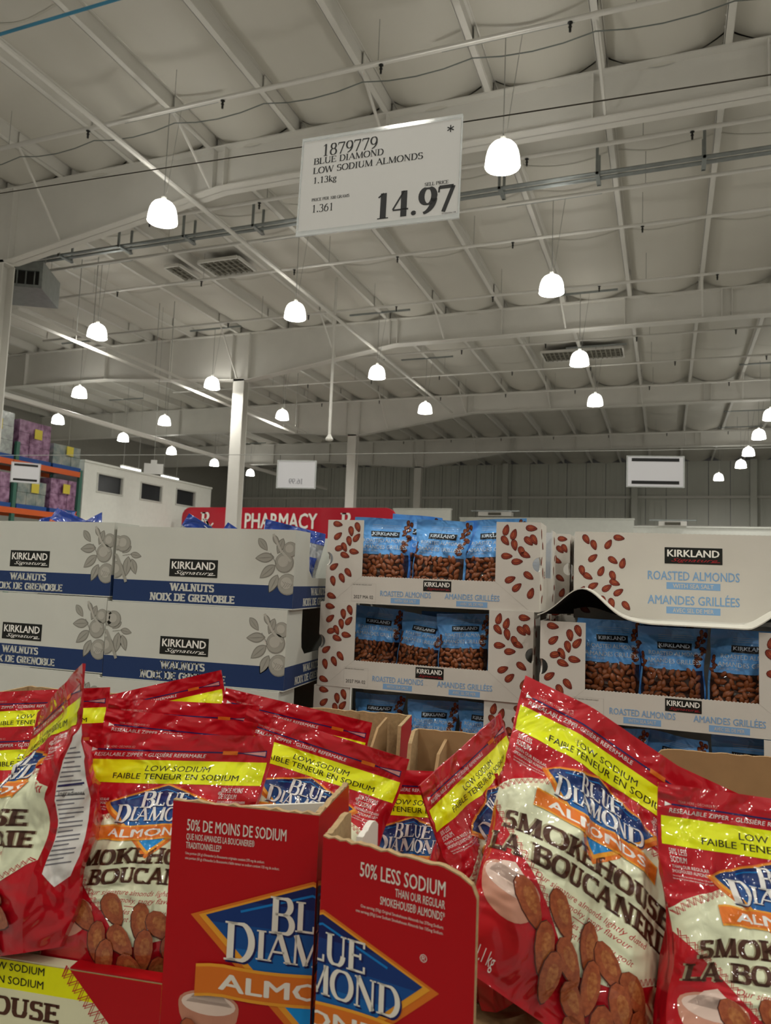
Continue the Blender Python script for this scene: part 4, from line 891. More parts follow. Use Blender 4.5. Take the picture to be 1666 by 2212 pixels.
WF = Art(); walnut_art(WF, .001, WW, WW, -1); walnut_art(WF, .001, WW - .001, 0, 1)
WF.rect('printed_band', 0, WH - .062, WW, WH - .003, 'walnut_blue', 1)
kirkland(WF, 'printed_brand_mark', .246, .087, .146, .048, False)
sl = dict(font='roman', thick=.26, thin=.17, serif=.08, st=.14, track=.06)
WF.text('printed_lettering', 'WALNUTS', .246, WH - .0365, .0205, 'walnut_white', 2, width=.132, **sl); WF.text('printed_lettering', 'NOIX DE GRENOBLE', .246, WH - .0085, .0205, 'walnut_white', 2, width=.256, **sl)
wf_m = WF.meshes(flat_front(0, WH, 1.0), step=.00025)
WS = Art(); WS.rect('printed_band', 0, WH - .062, WD, WH - .003, 'walnut_blue', 1)
WS.text('printed_lettering', 'WALNUTS', .2, WH - .0365, .0205, 'walnut_white', 2, width=.13, **sl); WS.text('printed_lettering', 'NOIX DE GRENOBLE', .2, WH - .0085, .0205, 'walnut_white', 2, width=.25, **sl)
ws_m = WS.meshes(flat_right(WW, 0, WH, 1.0), step=.00025)
wfm = MB().box(0, WW, 0, .005, 0, WH).mesh('front_panel', MATS['walnut_white']); wbm = MB().box(0, WW, WD - .005, WD, 0, WH).mesh('back_panel', MATS['walnut_white'])
def wside(x0, x1):
    ol_ = [(.005, 0), (WD - .005, 0), (WD - .005, WH), (.3, WH), (.3, .1), (.27, .085), (.14, .085), (.115, .105), (.11, .14), (.11, WH), (.005, WH)]
    m = MB().prism(ol_, x0, x1); m.v = [(y, x, z) for x, y, z in m.v]; return m
wsl, wsr = wside(0, .005).mesh('side_panel', MATS['walnut_white']), wside(WW - .005, WW).mesh('side_panel', MATS['walnut_white'])
wbt = MB().box(.005, WW - .005, .005, WD - .005, 0, .005).mesh('bottom_panel', MATS['carton_inside'])
def walnut_box(loc, rz, label, group='walnut cartons', art=True):
    g = empty('walnut_carton', loc, rz); tag(g, label, 'box', group)
    for n_, m_, ar in (('front_panel', wfm, wf_m), ('back_panel', wbm, {}), ('side_panel', wsl, {}), ('side_panel', wsr, ws_m), ('bottom_panel', wbt, {})):
        o_ = link(bpy.data.objects.new(n_, m_), g)
        if art: put(ar, o_)
    return g
WA = Art()
WA.rect('top_print', 0.0, 0.0, 1.0, .2, 'walnut_bag_blue', 1); WA.rect('label_print', .08, .42, .92, .9, 'walnut_bag_blue', 1); WA.rect('walnut_window', .02, .9, .98, 1.4, 'walnut_meat', 1)
WA.text('lettering', 'WALNUTS', .5, .62, .09, 'blue_film_ink', 2, width=.6); WA.text('lettering', 'NOIX DE', .5, .74, .09, 'blue_film_ink', 2, width=.6); WA.text('lettering', 'GRENOBLE', .5, .86, .09, 'blue_film_ink', 2, width=.66); WA.cut(.05)
def walnut_proto(seed, m='walnut_clear', **kw):
    p = Pouch(n=20, w=.2, ymax=1.2, yc=1.2, bulge=.03, edge=.016, seed=seed, wr=.004, flatten=.06, **kw); g = link(bpy.data.objects.new('walnut_bag', p.mesh('walnut_bag', MATS[m])))
    put(WA.meshes(p.off(1), step=.0004, smooth=True), g); return g
wp = [walnut_proto(1, curl=.6, curl_y=.25, twist=.2), walnut_proto(2, curl=-.8, curl_y=.2, twist=-.4), walnut_proto(5, 'orange_film', curl=.9, curl_y=.3)]
def walnut_bag(i, box, x, y, rz, roll, label, sc=1.0, dz=0):
    o = wp[i] if wp[i].name not in used else copy_tree(wp[i]); used.add(wp[i].name)
    o.location = box.matrix_basis @ Vector((x, y, .008 + dz)); o.rotation_euler = (Matrix.Rotation(box.rotation_euler.z + math.radians(rz), 3, 'Z') @ Matrix.Rotation(math.radians(roll), 3, 'Y')).to_euler(); o.scale = (sc,) * 3
    tag(o, label, 'bag', 'walnut bags in cartons'); return o
wyR, wyL = 14.8, 19.0
lR = left_front(-.2346, 1.9571, wyR, WW); lL = left_front(-.766, 2.097, wyL, WW)
wR = []; wL = []
names = ['topmost', 'second', 'third', 'fourth', 'fifth', 'sixth', 'lowest']
for q in range(7):
    lb = names[q]
    wR.append(walnut_box(frame(lR[0] - .012 * min(q, 2), lR[1] - .003 * q, 1.6164 - (q + 1) * (WH + .0006)), YAW - math.radians(wyR), f'{lb} white and blue walnut carton in the stack beside the almond cartons', 'walnut cartons' if q < 3 else 'lower walnut cartons', q < 4))
    wL.append(walnut_box(frame(lL[0] - .006 * q, lL[1], 1.628 - (q + 1) * (WH + .0022)), YAW - math.radians(wyL), f'{lb} white and blue walnut carton in the stack farther from the almond cartons', 'walnut cartons' if q < 3 else 'lower walnut cartons', q < 4))
for i, b, x, y, rz, ro, sc, lb in ((0, wR[0], .14, .09, 12, 30, .97, 'walnut bag with a creased blue corner poking out of the carton'), (1, wR[0], .3, .1, -20, -38, .88, 'walnut bag with a flat blue top poking out of the carton'), (0, wR[0], .42, .2, 30, 10, .96, 'walnut bag standing behind the side cutout '),
                               (1, wR[0], .15, .28, 40, 34, .97, 'walnut bag in the back row of the carton'), (2, wL[0], .2, .15, 10, 20, 1.0, 'crumpled orange and clear bag on the carton'), (2, wL[0], .08, .28, -15, -6, 1.04, 'orange and clear bag in the back row of the carton'), (0, wL[0], .4, .1, -10, -26, .94, 'walnut bag with a low blue top at the carton corner'),
                               (0, wR[1], .43, .2, 80, 0, .85, 'shaded walnut bag behind the side cutout of the second carton'), (1, wR[1], .2, .2, 10, 0, .85, 'walnut bag inside the second carton'), (0, wR[2], .42, .2, 80, 0, .85, 'walnut bag inside the third carton')):
    walnut_bag(i, b, x, y, rz, ro, lb, sc)
wood_pallet(wR[-1].location.x - .03, wR[-1].location.y - .03, 0, wR[-1].rotation_euler.z, .54, .95, wR[-1].location.z, 'wooden pallet under the walnut stack beside the almond cartons'); wood_pallet(wL[-1].location.x - .03, wL[-1].location.y - .03, 0, wL[-1].rotation_euler.z, .5, .95, wL[-1].location.z, 'wooden pallet under the farther walnut stack')
# ------------------------------------------------------------------ smoked almond bags in red display trays
film('red_film', 'b4061a', .3, .2); film('yellow_film', 'e2e800', .3, .2); film('cream_film', 'dde0c0', .3, .2); film('brown_ink', '4b2a1c', .3, .2, .5); film('tan_ink', 'a8a080', .3, .2, .5)
film('red_ink', 'b3202a', .3, .2, .5); film('white_film', 'e6e4e0', .3, .2, .6); film('black_film', '16140f', .3, .2, .5); film('navy_ink', '1d1a58', .3, .2, .6); film('orange_ink', 'd9701f', .3, .2, .6); film('gold_ink', 'e0982c', .3, .2, .6)
film('pale_ink', 'd79a96', .3, .2, .6); film('snack_dark', '4a1a10', .3, .2, .6); film('bowl_ink', 'c48d78', .3, .2, .6); film('salt_ink', 'd9bfb2', .3, .2, .6); film('grey_ink', '75747c', .4, .2, .5)
for nm, a_, b_ in (('snack_mid', '8d3f20', 'a4552f'), ('snack_light', '93451f', 'b4733f')):
    m = mat(nm, a_, .35, coat=.7, col2=b_, var=.15, vscale=260, bump=.2, bscale=38)
NB = 6
for i in range(NB):
    f_ = i / (NB - 1); c_ = tuple(a * (1 - f_) + b * f_ for a, b in zip((.07, .10, .32), (.05, .52, .80)))
    film('blue_%d' % i, c_, .3, .2, .6); mat('card_blue_%d' % i, c_, .5, spec=.2, coat=.05)
for n_, c_ in (('card_red', 'a6040f'), ('card_white', 'd8d2c6'), ('card_orange', 'c9691d'), ('card_gold', 'd9942a'), ('card_yellow', 'dede06'), ('card_cream', 'd6d3b0'), ('card_brown', '4b2a1c'), ('card_navy', '17164a'), ('card_bowl', 'b97e66'), ('card_salt', 'd6bfb0'), ('card_ink_red', 'b3202a'), ('card_black', '191510')): mat(n_, c_, .5, spec=.2, coat=.05, var=.02)
mat('card_snack_dark', '4a1a10', .5); mat('card_snack_mid', '8d3f20', .5, col2='a4552f', var=.15, vscale=200); mat('card_snack_light', '9c4c28', .5, col2='c08a58', var=.15, vscale=200)
def logo(A, grp, cx, cy, s, M, lyr=2, ysq=1.0):
    """blue diamond mark; cx, cy is the level of its side tips"""
    q0 = {k_: len(v_) for k_, v_ in A.g.items()}; top, lf, rt, bt = (0, -.108), (-.3, 0), (.3, 0), (0, .26)
    Q = lambda k, dx=0, dy=0: [(cx + s * (p[0] * k + dx), cy + s * (p[1] * k + dy)) for p in (top, rt, bt, lf)]
    A.poly(grp, Q(1.15, 0, .004), M['orange'], lyr); A.poly(grp, Q(1.07, 0, .002), M['gold'], lyr + 1)
    ys_ = [-.108 + .368 * i / NB for i in range(NB + 1)]
    hw = lambda y: .3 * (1 - abs(y) / .108) if y < 0 else .3 * (1 - y / .26)
    for i in range(NB):
        a, b = ys_[i], ys_[i + 1]; pts_ = [(-hw(a), a), (hw(a), a)] + ([(.3, 0)] if a < 0 < b else []) + [(hw(b), b), (-hw(b), b)] + ([(-.3, 0)] if a < 0 < b else [])
        pts_ = [p for j, p in enumerate(pts_) if j == 0 or p != pts_[j - 1]]
        A.poly(grp, [(cx + s * p[0], cy + s * p[1]) for p in pts_], M['blue'] % i, lyr + 2)
    A.line(grp, [(cx - .2 * s, cy - .02 * s), (cx, cy - .084 * s), (cx + .2 * s, cy - .02 * s)], .006 * s, M['blue'] % 4, lyr + 3)
    kw = dict(font='roman', thick=.17, thin=.07, serif=.07, st=.05)
    def word(w, x, y, h0, h1, tot):
        n0, n1 = len(w[0]), len(w); wid = []
        v0, _, x0 = roman(w[0], .17, .07, .07, .05); v1, _, x1 = roman(w[1:], .17, .07, .07, .05)
        sc = tot / (x0 * h0 + x1 * h1); xx = x - tot / 2
        for dxy, m_, l_ in ((.005 * s, M['blue'] % 0, lyr + 4), (0, M['white'], lyr + 5)):
            A.text(grp, w[0], xx + dxy, y + dxy + .012 * s, h0, m_, l_, align='l', width=x0 * h0 * sc * .97, **kw); A.text(grp, w[1:], xx + x0 * h0 * sc + dxy, y + dxy, h1, m_, l_, align='l', width=x1 * h1 * sc, **kw)
    word('BLUE', cx + .01 * s, cy + .012 * s, .095 * s, .078 * s, .25 * s); word('DIAMOND', cx, cy + .096 * s, .1 * s, .076 * s, .48 * s)
    bw = lambda x: .008 * math.sin((x + .3) * 10.5) + .35 * max(0, abs(x) - .25) ** 1.2
    xs_ = np.linspace(-.32, .32, 17)
    A.poly(grp, [(cx + s * x, cy + s * (.116 + bw(x))) for x in xs_] + [(cx + s * x, cy + s * (.2 + bw(x))) for x in xs_[::-1]], M['gold'], lyr + 6)
    A.poly(grp, [(cx + s * x, cy + s * (.124 + bw(x))) for x in xs_] + [(cx + s * x, cy + s * (.192 + bw(x))) for x in xs_[::-1]], M['orange'], lyr + 7)
    def warp(v):
        x = (v[:, 0] - cx) / s; v = v.copy(); v[:, 1] += s * (.008 * np.sin((x + .3) * 10.5) + .35 * np.maximum(0, np.abs(x) - .25) ** 1.2); return v
    A.text(grp, 'ALMONDS', cx, cy + .18 * s, .044 * s, M['white'], lyr + 8, bold=.03, width=.5 * s, warp=warp)
    A.text(grp, '®', cx + .3 * s, cy - .06 * s, .02 * s, M['white'], lyr + 2)
    if ysq != 1.0:
        for i in range(q0.get(grp, 0), len(A.g[grp])): A.g[grp][i][0][:, 1] = cy + (A.g[grp][i][0][:, 1] - cy) * ysq
def zigzag(A, grp, path, amp, pitch, w, m, lyr):
    P = np.array(path, float); seg = np.hypot(*np.diff(P, axis=0).T); L = np.concatenate([[0], np.cumsum(seg)]); n = max(2, int(L[-1] / pitch)); out = []
    for i in range(n + 1):
        t_ = L[-1] * i / n; p = np.array([np.interp(t_, L, P[:, 0]), np.interp(t_, L, P[:, 1])]); q = np.array([np.interp(min(t_ + .01, L[-1]), L, P[:, 0]), np.interp(min(t_ + .01, L[-1]), L, P[:, 1])]) - np.array([np.interp(max(t_ - .01, 0), L, P[:, 0]), np.interp(max(t_ - .01, 0), L, P[:, 1])])
        q /= np.hypot(*q) + 1e-9; nrm = np.array([-q[1], q[0]]); out.append(p + nrm * amp * (1 if i % 2 else -1))
    tg_ = (P[-1] - P[0]) / (np.hypot(*(P[-1] - P[0])) + 1e-9) * pitch * .55; A.line(grp, out, w, m, lyr); A.line(grp, [o_ + tg_ for o_ in out], w * .7, m, lyr + .3)
def pile(A, grp, x, y, s, M, seed, n=16, lyr=4):
    r = random.Random(seed)
    for p in ([(.0, .0), (.16, -.03), (.3, .0), (.44, .02), (.58, .07), (.08, .09), (.22, .1), (.36, .12), (.5, .15), (.64, .16), (.16, .19), (.3, .21), (.44, .24), (.58, .25), (.38, .31), (.54, .33)])[:n]:
        A.almond(grp, x + s * (p[0] + r.uniform(-.02, .02)), y + s * (p[1] + r.uniform(-.015, .015)), .2 * s, r.uniform(.2, 1.6), M, lyr, .5, False, .95); lyr += 4 if lyr < 40 else 0
def bowl(A, grp, x, y, s, M, lyr=2):
    A.poly(grp, [(x - s, y)] + [(x - s * math.cos(a) * 1.0, y + s * .95 * math.sin(a) ** .8) for a in np.linspace(.1, 3.04, 14)] + [(x + s, y)], M['bowl'], lyr); A.disc(grp, x, y, s, s * .4, M['bowl'], lyr + 1); A.disc(grp, x, y, s * .9, s * .32, M['salt'], lyr + 2); A.poly(grp, [(x - s * .75, y), (x - s * .3, y - s * .42), (x + s * .1, y - s * .55), (x + s * .5, y - s * .25), (x + s * .8, y)], M['salt'], lyr + 2)
FM = dict(orange='orange_ink', gold='gold_ink', blue='blue_%d', white='white_film', bowl='bowl_ink', salt='salt_ink'); CM = dict(orange='card_orange', gold='card_gold', blue='card_blue_%d', white='card_white', bowl='card_bowl', salt='card_salt')
RB = Art()
RB.line('tear_strip', [(.06, .084), (.3, .087), (.84, .09)], .007, 'navy_ink', 1); RB.poly('tear_strip', [(.03, .074), (.06, .085), (.03, .094)], 'white_film', 1)
RB.rect('tear_strip', .74, .081, .82, .1, 'orange_ink', 2); RB.poly('tear_strip', [(.82, .09), (.975, .074), (.975, .11)], 'navy_ink', 1); RB.poly('tear_strip', [(.85, .09), (.97, .08), (.97, .103)], 'pale_ink', 2)
RB.text('small_lettering', 'TEAR HERE • DÉCHIRER ICI', .09, .075, .011, 'pale_ink', 1, align='l', width=.17); RB.text('small_lettering', 'RESEALABLE ZIPPER • GLISSIÈRE REFERMABLE', .05, .118, .019, 'white_film', 1, align='l', width=.6, slant=.15)
RB.rect('low_sodium_band', .015, .135, .985, .25, 'yellow_film', 1)
RB.text('low_sodium_lettering', 'LOW SODIUM', .52, .19, .029, 'black_film', 2, width=.34, bold=.004, slant=.1); RB.text('low_sodium_lettering', 'FAIBLE TENEUR EN SODIUM', .52, .229, .029, 'black_film', 2, width=.68, bold=.008)
cream = [(.0, .5), (.06, .455), (.14, .415), (.24, .39), (.34, .38), (.5, .4), (.66, .38), (.76, .39), (.86, .415), (.94, .455), (1, .5), (1, .8), (.86, .86), (.68, .94), (.5, .98), (.34, .83), (.18, .7), (.06, .62), (0, .58)]
RB.poly('cream_panel', cream, 'cream_film', 1)
for kz, pth in enumerate(([(.01, .513), (.07, .465), (.15, .425), (.25, .4), (.34, .392)], [(.99, .513), (.93, .465), (.85, .425), (.75, .4), (.66, .392)], [(.01, .572), (.07, .612), (.19, .69), (.34, .82)], [(.99, .79), (.85, .847), (.68, .925)])): zigzag(RB, 'stitch_print|%d' % kz, pth, .011, .014, .005, 'red_ink', 2)
logo(RB, 'brand_logo', .5, .345, .96, FM, 3, ysq=.84)
arch = lambda v: np.stack([v[:, 0], v[:, 1] + .22 * (v[:, 0] - .5) ** 2], 1)
slab = dict(font='roman', serif=.08, st=.12, track=.07)
for t_, yy, wd in (('SMOKEHOUSE', .612, .84), ('LA BOUCANERIE', .7, .92)):
    RB.text('flavour_lettering', t_, .5, yy, .07, 'tan_ink', 2, width=wd + .012, warp=arch, thick=.31, thin=.23, **slab); RB.text('flavour_lettering', t_, .5, yy, .07, 'brown_ink', 3, width=wd, warp=arch, thick=.22, thin=.15, **slab)
for t_, yy, wd in (('Our signature almonds lightly dusted', .752, .56), ('with smoky, tangy flavour', .785, .4), ('Nos amandes signature au goût', .834, .46), ('légèrement fumé et acidulé', .866, .36)): RB.text('script_lettering', t_, .52, yy, .024, 'red_ink', 2, width=wd, slant=.4)
RB.line('script_lettering', [(.45, .8), (.57, .8)], .003, 'red_ink', 2)
for xx, al, ls in ((.04, 'l', ('50% LESS', 'SODIUM', 'THAN OUR REGULAR', 'SMOKEHOUSE® ALMONDS*')), (.79, 'l', ('50% DE MOINS', 'DE SODIUM', 'QUE NOS AMANDES LA BOUCANERIE®', 'TRADITIONNELLES*'))):
    for j, t_ in enumerate(ls): RB.text('claim_lettering' if xx < .5 else 'claim_lettering|2', t_, xx, .285 + .03 * min(j, 2) + (.018 if j > 2 else 0) - (.008 if j > 1 else 0), .024 if j < 2 else .013, 'white_film', 2, align=al, xs=.55, width=None if j < 2 else .15)
    for j in range(2): RB.text('claim_lettering' if xx < .5 else 'claim_lettering|2', 'One serving (50 g) low sodium almonds has 135 mg sodium', xx, .37 + .011 * j, .006, 'white_film', 2, align=al, width=.16)
bowl(RB, 'bowl_picture', .16, .82, .13, FM, 2); pile(RB, 'almond_picture', .26, .86, .95, ('snack_dark', 'snack_mid', 'snack_light'), 4, 16, 5)
RB.text('weight_lettering', '1.1 kg', .1, 1.12, .055, 'white_film', 2, align='l', xs=.5)
RB.cut(.025)
GA = Art()
GA.poly('nutrition_label', [(.15, .3), (.85, .25), (.9, .8), (.8, .88), (.5, .92), (.2, .86)], 'white_film', 1)
for j in range(26): GA.line('nutrition_label', [(.2, .35 + j * .019), (.2 + (.55 if j % 3 else .35), .345 + j * .019)], .006, 'grey_ink', 2)
GA.line('nutrition_label', [(.2, .5), (.8, .49)], .008, 'navy_ink', 3); GA.text('nutrition_label', 'Ingredients', .5, .54, .02, 'black_film', 3, width=.5); GA.cut(.08)
def red_bag(label, lat, fw, z, yaw, lean, roll, seed, gusset=False, **kw):
    p = Pouch(**{**dict(seed=seed, wr=.0044, ymax=1.175, yc=.585, flatten=.11), **kw})
    o = link(bpy.data.objects.new('smoked_almond_bag', p.mesh('smoked_almond_bag', MATS['red_film'])))
    put(RB.meshes(p.off(1), step=.00012, smooth=True), o)
    if gusset: put(GA.meshes(p.gusset(), step=.0003), o)
    place(o, lat, fw, z, yaw, lean, roll); tag(o, label, 'bag', 'smoked almond bags in the red trays'); return o
red_bag('red smoked almond bag turned sideways with its white nutrition panel showing', -.406, .925, 1.193, 47, 8, -21.8, 1, True, twist=-.18, shear=.52, edge=.026)
red_bag('upright red smoked almond bag behind the yellow tray lip, front in full view', -.261, .93, 1.158, 2.9, 12, -1.5, 2, wr=.004, shear=.128)
red_bag('tilted red smoked almond bag behind the torn tray corner, yellow band in full view', -.102, 1.02, 1.152, 6.7, 10, 13.1, 3)
red_bag('red smoked almond bag close behind the upright front bag, only its seal showing', -.264, 1.025, 1.162, -4, 9, 4, 4)
red_bag('red smoked almond bag in the third row, wide dark seal above the others', -.297, 1.13, 1.164, 5.7, 8, -.3, 5)
red_bag('red smoked almond bag sloping down to the kraft tray corner in the third row', -.148, 1.155, 1.163, -10, 8, 12.5, 6)
red_bag('red smoked almond bag at the back of the tray with one corner pointing up', -.35, 1.27, 1.17, 4, 8, -15, 7)
red_bag('red smoked almond bag in the back row against the kraft tray wall', -.551, 1.235, 1.156, 4, 8, -5, 8)
red_bag('red smoked almond bag partly hidden behind the sideways bag', -.467, 1.07, 1.134, 4, 8, -5.3, 9)
red_bag('large twisted red smoked almond bag bent along a deep crease, bowl picture in view', .222, .835, 1.204, -8, 14, 32, 10, crease=(.3, .55, -1), wr=.005, bulge=.036, shear=-.22, twist=.05, w=.258)
red_bag('red smoked almond bag facing the kraft tray corner, its seal rising steeply', .158, .99, 1.157, -54, 14, -13.5, 11)
red_bag('red smoked almond bag slanting down behind the twisted one, yellow band showing', .3, .96, 1.163, -2, 12, 25, 12, twist=-.28)
red_bag('red smoked almond bag at the tray end beside the twisted one', .401, .77, 1.151, 0, 12, 5.7, 13, wr=.0046)
red_bag('red smoked almond bag low in the tray corner under the steep one', .06, 1.03, 1.1, 25, 8, -6, 14)

# trays
mat('corrugated', 'a58a63', .85, var=.2, vscale=160)
mat('liner_white', 'cfcac0', .7)
def jag(x0, x1, z, n, amp, r): return [(x0 + (x1 - x0) * i / n, z + (r.uniform(-amp, amp) if 0 < i < n else 0)) for i in range(n + 1)]
def yprism(ol_, x0, x1):
    m = MB().prism(ol_, x0, x1); m.v = [(y, x, z) for x, y, z in m.v]; return m
rj = random.Random(8); TZ, TH, LIPH = .985, .265, .072
def tray(name_loc, rz, label, left):
    g = empty('display_tray', name_loc, rz); tag(g, label, 'tray', 'red display trays'); return g
# tray with its torn end panel beside the neighbour
T1 = tray(frame(-.057, .802, TZ), YAW - math.radians(11.5), 'red display tray with a yellow lip, holding upright almond bags', True); W1, D1, P1 = .80, .6, .166
MB().prism([(-P1, 0), (0, 0), (0, TH)] + jag(0, -P1, TH, 24, .0016, rj)[1:], 0, .006).build('corner_panel', MATS['corrugated'], T1)
MB().box(-W1, -P1, 0, .008, 0, LIPH).build('front_lip', MATS['corrugated'], T1); MB().box(-W1, -P1, .001, .016, LIPH, LIPH + .0015).build('lip_fold', MATS['card_cream'], T1)
MB().box(-P1 - .11, -P1, 0, .0165, LIPH + .0012, LIPH + .003).build('lip_fold_red', MATS['card_red'], T1)
yprism([(.006, 0), (D1, 0), (D1, TH), (.49, TH)] + [(.478, .2), (.47, .12), (.3, .1), (.16, .1), (.14, .16), (.128, TH - .006)] + jag(.128, .006, TH, 16, .0016, rj)[1:], -.006, 0).build('side_wall', MATS['corrugated'], T1)
MB().prism([(-W1, 0), (0, 0)] + jag(0, -W1, TH, 70, .0015, rj), D1 - .006, D1).build('back_wall', MATS['corrugated'], T1)
yprism([(.006, 0), (D1, 0), (D1, TH), (.006, TH)], -W1, -W1 + .006).build('side_wall', MATS['corrugated'], T1)
MB().box(-W1, -.006, .006, D1 - .006, 0, .005).build('tray_floor', MATS['corrugated'], T1)
# inner flaps glued behind the panels
MB().add([(-.115, .01, .15), (-.01, .01, .15), (-.008, .045, TH - .002), (-.09, .02, TH - .006), (-.115, .012, .15), (-.01, .014, .15), (-.008, .049, TH - .002), (-.09, .024, TH - .006)], [(0, 1, 2, 3), (4, 7, 6, 5), (0, 4, 5, 1), (1, 5, 6, 2), (2, 6, 7, 3), (3, 7, 4, 0)]).build('inner_flap', MATS['liner_white'], T1)
yprism([(.42, .02), (.58, .02), (.58, TH - .004), (.5, TH - .008), (.455, TH - .03), (.43, TH - .09)], -.045, -.041).build('inner_flap', MATS['kraft'], T1)
for q in range(6): MB().box(-W1 + .1 + q * .12, -W1 + .103 + q * .12, D1 - .0075, D1 - .006, .02, TH - .004).build('back_crease', MATS['kraft'], T1)
def clip_art(A, x0, x1):
    for g_, items in A.g.items():
        out = []
        for v, t, m_, l in items:
            bm = bmesh.new(); bv = [bm.verts.new((p[0], p[1], 0)) for p in v]
            for a in t:
                try: bm.faces.new([bv[i] for i in a])
                except ValueError: pass
            bmesh.ops.bisect_plane(bm, geom=bm.verts[:] + bm.edges[:] + bm.faces[:], plane_co=(x0, 0, 0), plane_no=(-1, 0, 0), clear_outer=True)
            bmesh.ops.bisect_plane(bm, geom=bm.verts[:] + bm.edges[:] + bm.faces[:], plane_co=(x1, 0, 0), plane_no=(1, 0, 0), clear_outer=True)
            bmesh.ops.triangulate(bm, faces=bm.faces[:]); bm.verts.index_update()
            if len(bm.faces): out.append((np.array([q.co[:2] for q in bm.verts]), np.array([[q.index for q in f.verts] for f in bm.faces], int), m_, l))
            bm.free()
        A.g[g_] = out
    A.g = {k_: v_ for k_, v_ in A.g.items() if v_}; return A
SN = ('card_snack_dark', 'card_snack_mid', 'card_snack_light')
C1 = Art(); C1.poly('printed_liner', [(-P1, TH), (0, TH)] + [(x, TH - z) for x, z in [(0, TH - .0015), (-P1, TH - .0015)]], 'card_red', 1)
logo(C1, 'brand_logo', -.003, .115, .39, CM, 6); bowl(C1, 'bowl_picture', -.112, .205, .034, CM, 2); pile(C1, 'almond_picture', -.16, .245, .22, SN, 2, 8, 16)
C1.text('claim_lettering', '50% DE MOINS DE SODIUM', -.148, .031, .0125, 'card_white', 3, align='l', width=.113, bold=.015); C1.text('claim_lettering', 'QUE NOS AMANDES LA BOUCANERIE®', -.148, .0405, .0068, 'card_white', 3, align='l', width=.078, bold=.01); C1.text('claim_lettering', 'TRADITIONNELLES*', -.148, .0495, .0068, 'card_white', 3, align='l', width=.041, bold=.01)
C1.text('small_print', "Une portion (50 g) d'Amandes La Boucanerie originales contient 270 mg de sodium;", -.148, .056, .0028, 'card_white', 3, align='l', width=.09); C1.text('small_print', "une portion (50 g) d'Amandes La Boucanerie à faible teneur en sodium contient 135 mg de sodium.", -.148, .061, .0028, 'card_white', 3, align='l', width=.107)
clip_art(C1, -P1, 0); put(C1.meshes(flat_front(0, TH, 1.0), step=.00018), T1)
CS = Art(); CS.poly('printed_liner', [(.0, .0015), (.126, .0025), (.14, TH - .16), (.16, TH - .1), (.3, TH - .1), (.47, TH - .12), (.49, .0015), (D1, .0015), (D1, TH), (0, TH)], 'card_red', 1)
logo(CS, 'brand_logo', .003, .115, .39, CM, 6); logo(CS, 'brand_logo|2', D1 - .02, .15, .39, CM, 6); clip_art(CS, .0, D1)
put(CS.meshes(flat_right(0, 0, TH, 1.0), step=.00018), T1)
CL = Art(); CL.rect('printed_liner', -W1, 0, -P1, .03, 'card_yellow', 1); CL.rect('printed_liner', -W1, .03, -P1, LIPH, 'card_cream', 1)
CL.poly('printed_liner', [(-P1 - .11, 0), (-P1, 0), (-P1, LIPH), (-P1 - .035, LIPH)], 'card_red', 2)
zigzag(CL, 'stitch_print', [(-P1 - .118, 0), (-P1 - .045, LIPH)], .006, .0048, .0022, 'card_ink_red', 3)
for t_, yy, wd in (('LOW SODIUM', .0105, .075), ('FAIBLE TENEUR EN SODIUM', .0245, .15)): CL.text('low_sodium_lettering', t_, -.272 - .035, yy, .0085, 'card_black', 3, align='r', width=wd, bold=.01)
CL.text('flavour_lettering', 'SMOKEHOUSE', -.285, .058, .02, 'card_brown', 3, align='r', width=.22, thick=.22, thin=.15, **slab)
put(CL.meshes(flat_front(0, LIPH, 1.0), step=.0002), T1)
# tray with the flared corner panel
T2 = tray(frame(-.048, .74, TZ), YAW - math.radians(12), 'red display tray with a flared corner panel, holding tumbled almond bags', False); W2, D2, P2 = .78, .54, .157
fl_ = math.radians(-15)
top2 = [(0, TH)] + [(P2 * q, TH + rj.uniform(-.0012, .0012) - .004 * q) for q in np.linspace(.04, .8, 20)] + [(P2 * .9, TH - .008), (P2 * .97, TH - .014), (P2, TH - .024)]
pn = MB().prism([(0, 0)] + top2 + [(P2, .1), (P2 - .006, 0)], 0, .006); rot = Matrix.Rotation(fl_, 3, 'Z'); pn.v = [tuple(rot @ Vector(v)) for v in pn.v]; pn.build('corner_panel', MATS['corrugated'], T2)
MB().box(P2 + .002, W2, 0, .008, 0, LIPH - .02).build('front_lip', MATS['corrugated'], T2)
yprism([(.006, 0), (D2, 0), (D2, TH), (.5, TH + .004), (.47, TH - .01), (.455, TH - .05), (.45, .1), (.12, .1), (.1, .17), (.085, TH - .004)] + jag(.085, .006, TH, 12, .0016, rj)[1:], 0, .006).build('side_wall', MATS['corrugated'], T2)
yprism([(.0, .12), (.085, .12), (.085, TH - .012), (.07, TH - .004)] + jag(.06, .012, TH - .002, 8, .0016, rj), .03, .036).build('inner_flap', MATS['liner_white'], T2)
yprism([(.4, .02), (.535, .02), (.535, TH - .012), (.44, TH - .016), (.41, TH - .04), (.4, TH - .08)], .05, .055).build('inner_flap', MATS['kraft'], T2)
MB().prism([(0, 0), (W2, 0)] + jag(W2, .4, TH, 40, .0012, rj) + [(.39, TH - .002), (.375, TH - .018), (.36, TH - .018), (.345, TH - .002)] + jag(.33, 0, TH, 30, .0012, rj), D2 - .006, D2).build('back_wall', MATS['kraft'], T2)
yprism([(.006, 0), (D2, 0), (D2, TH), (.006, TH)], W2 - .006, W2).build('side_wall', MATS['corrugated'], T2)
MB().box(.006, W2 - .006, .006, D2 - .006, 0, .005).build('tray_floor', MATS['corrugated'], T2)
C2 = Art(); C2.poly('printed_liner', [(0, TH)] + [(x, TH - z + .0012) for x, z in top2] + [(P2, TH - .1), (P2 - .006, TH)], 'card_red', 1)
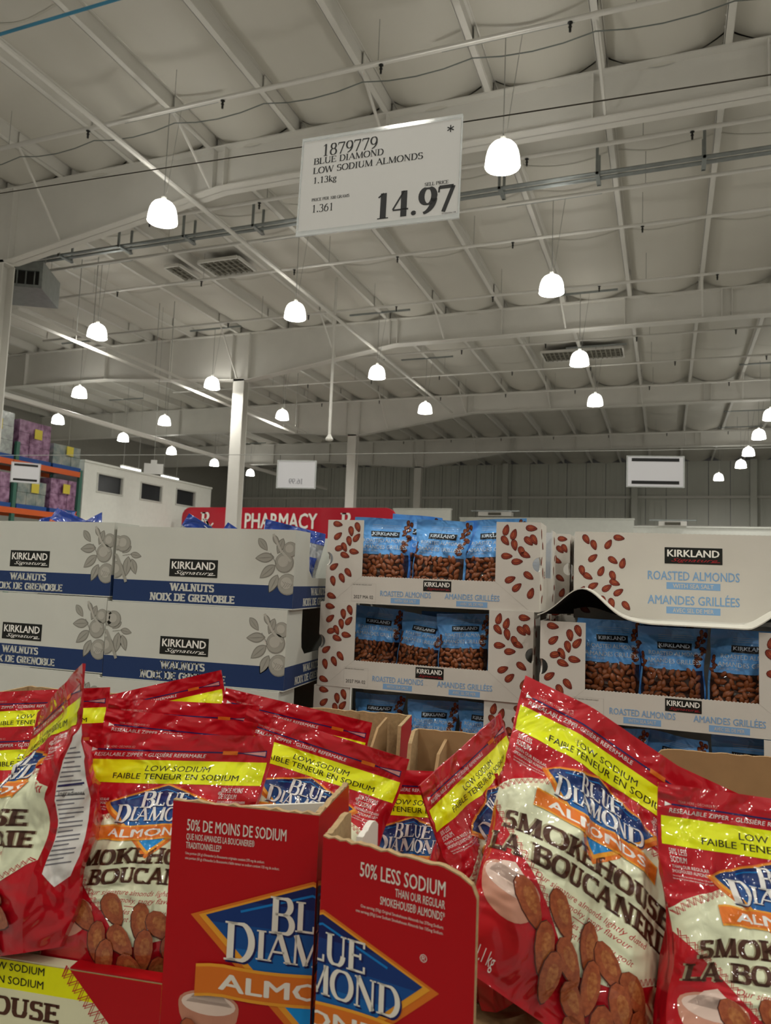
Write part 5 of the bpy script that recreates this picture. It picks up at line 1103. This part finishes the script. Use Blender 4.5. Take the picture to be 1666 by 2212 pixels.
logo(C2, 'brand_logo', .004, .11, .35, CM, 2)
C2.text('claim_lettering', '50% LESS SODIUM', .128, .029, .0135, 'card_white', 3, align='r', width=.086, bold=.015); C2.text('claim_lettering', 'THAN OUR REGULAR', .128, .0395, .0075, 'card_white', 3, align='r', width=.049, bold=.01); C2.text('claim_lettering', 'SMOKEHOUSE® ALMONDS*', .128, .0495, .0075, 'card_white', 3, align='r', width=.064, bold=.01)
C2.text('small_print', 'One serving (50g) Original Smokehouse Almonds has 270mg Sodium;', .127, .0565, .0028, 'card_white', 3, align='r', width=.083); C2.text('small_print', 'one serving (50g) Low Sodium Smokehouse Almonds has 135mg Sodium.', .127, .0615, .0028, 'card_white', 3, align='r', width=.088)
clip_art(C2, 0, P2)
def flare(x, y, o):
    n = len(x); P = np.stack([x, np.full(n, -1.0) * o, TH - y], 1); c_, s_ = math.cos(fl_), math.sin(fl_); return np.stack([P[:, 0] * c_ - P[:, 1] * s_, P[:, 0] * s_ + P[:, 1] * c_, P[:, 2]], 1)
put(C2.meshes(flare, step=.00018), T2)
CO = Art(); CO.rect('printed_liner', .0, .0015, .083, TH, 'card_red', 1); put(CO.meshes(lambda x, y, o: np.stack([np.full_like(x, -o), x, TH - y], 1), step=.0002), T2)
# closed lower courses and pallet under the trays
for T, w_, d_, x0_ in ((T1, W1, D1, -W1), (T2, W2, D2, 0)):
    for q, od in enumerate(('second', 'third', 'lowest')):
        g = empty('display_case', T.location - Vector((0, 0, (q + 1) * .281)), T.rotation_euler.z); tag(g, od + ' closed red course under the ' + ('yellow lipped tray' if x0_ else 'flared tray'), 'box', 'red cases under the trays')
        MB().box(x0_, x0_ + w_, 0, d_, 0, .28).build('case_body', MATS['card_red'], g); MB().box(x0_ + w_ / 2 - .03, x0_ + w_ / 2 + .03, -.0006, d_ + .0006, .05, .2806).build('tape', MATS['card_cream'], g)
    z_ = TZ - 3 * .281; g = T.matrix_basis @ Vector((x0_, 0, 0))
    wood_pallet(g.x, g.y, 0, T.rotation_euler.z, w_, d_, z_ - .001, 'wooden pallet under the red cases of the ' + ('yellow lipped tray' if x0_ else 'flared tray'))
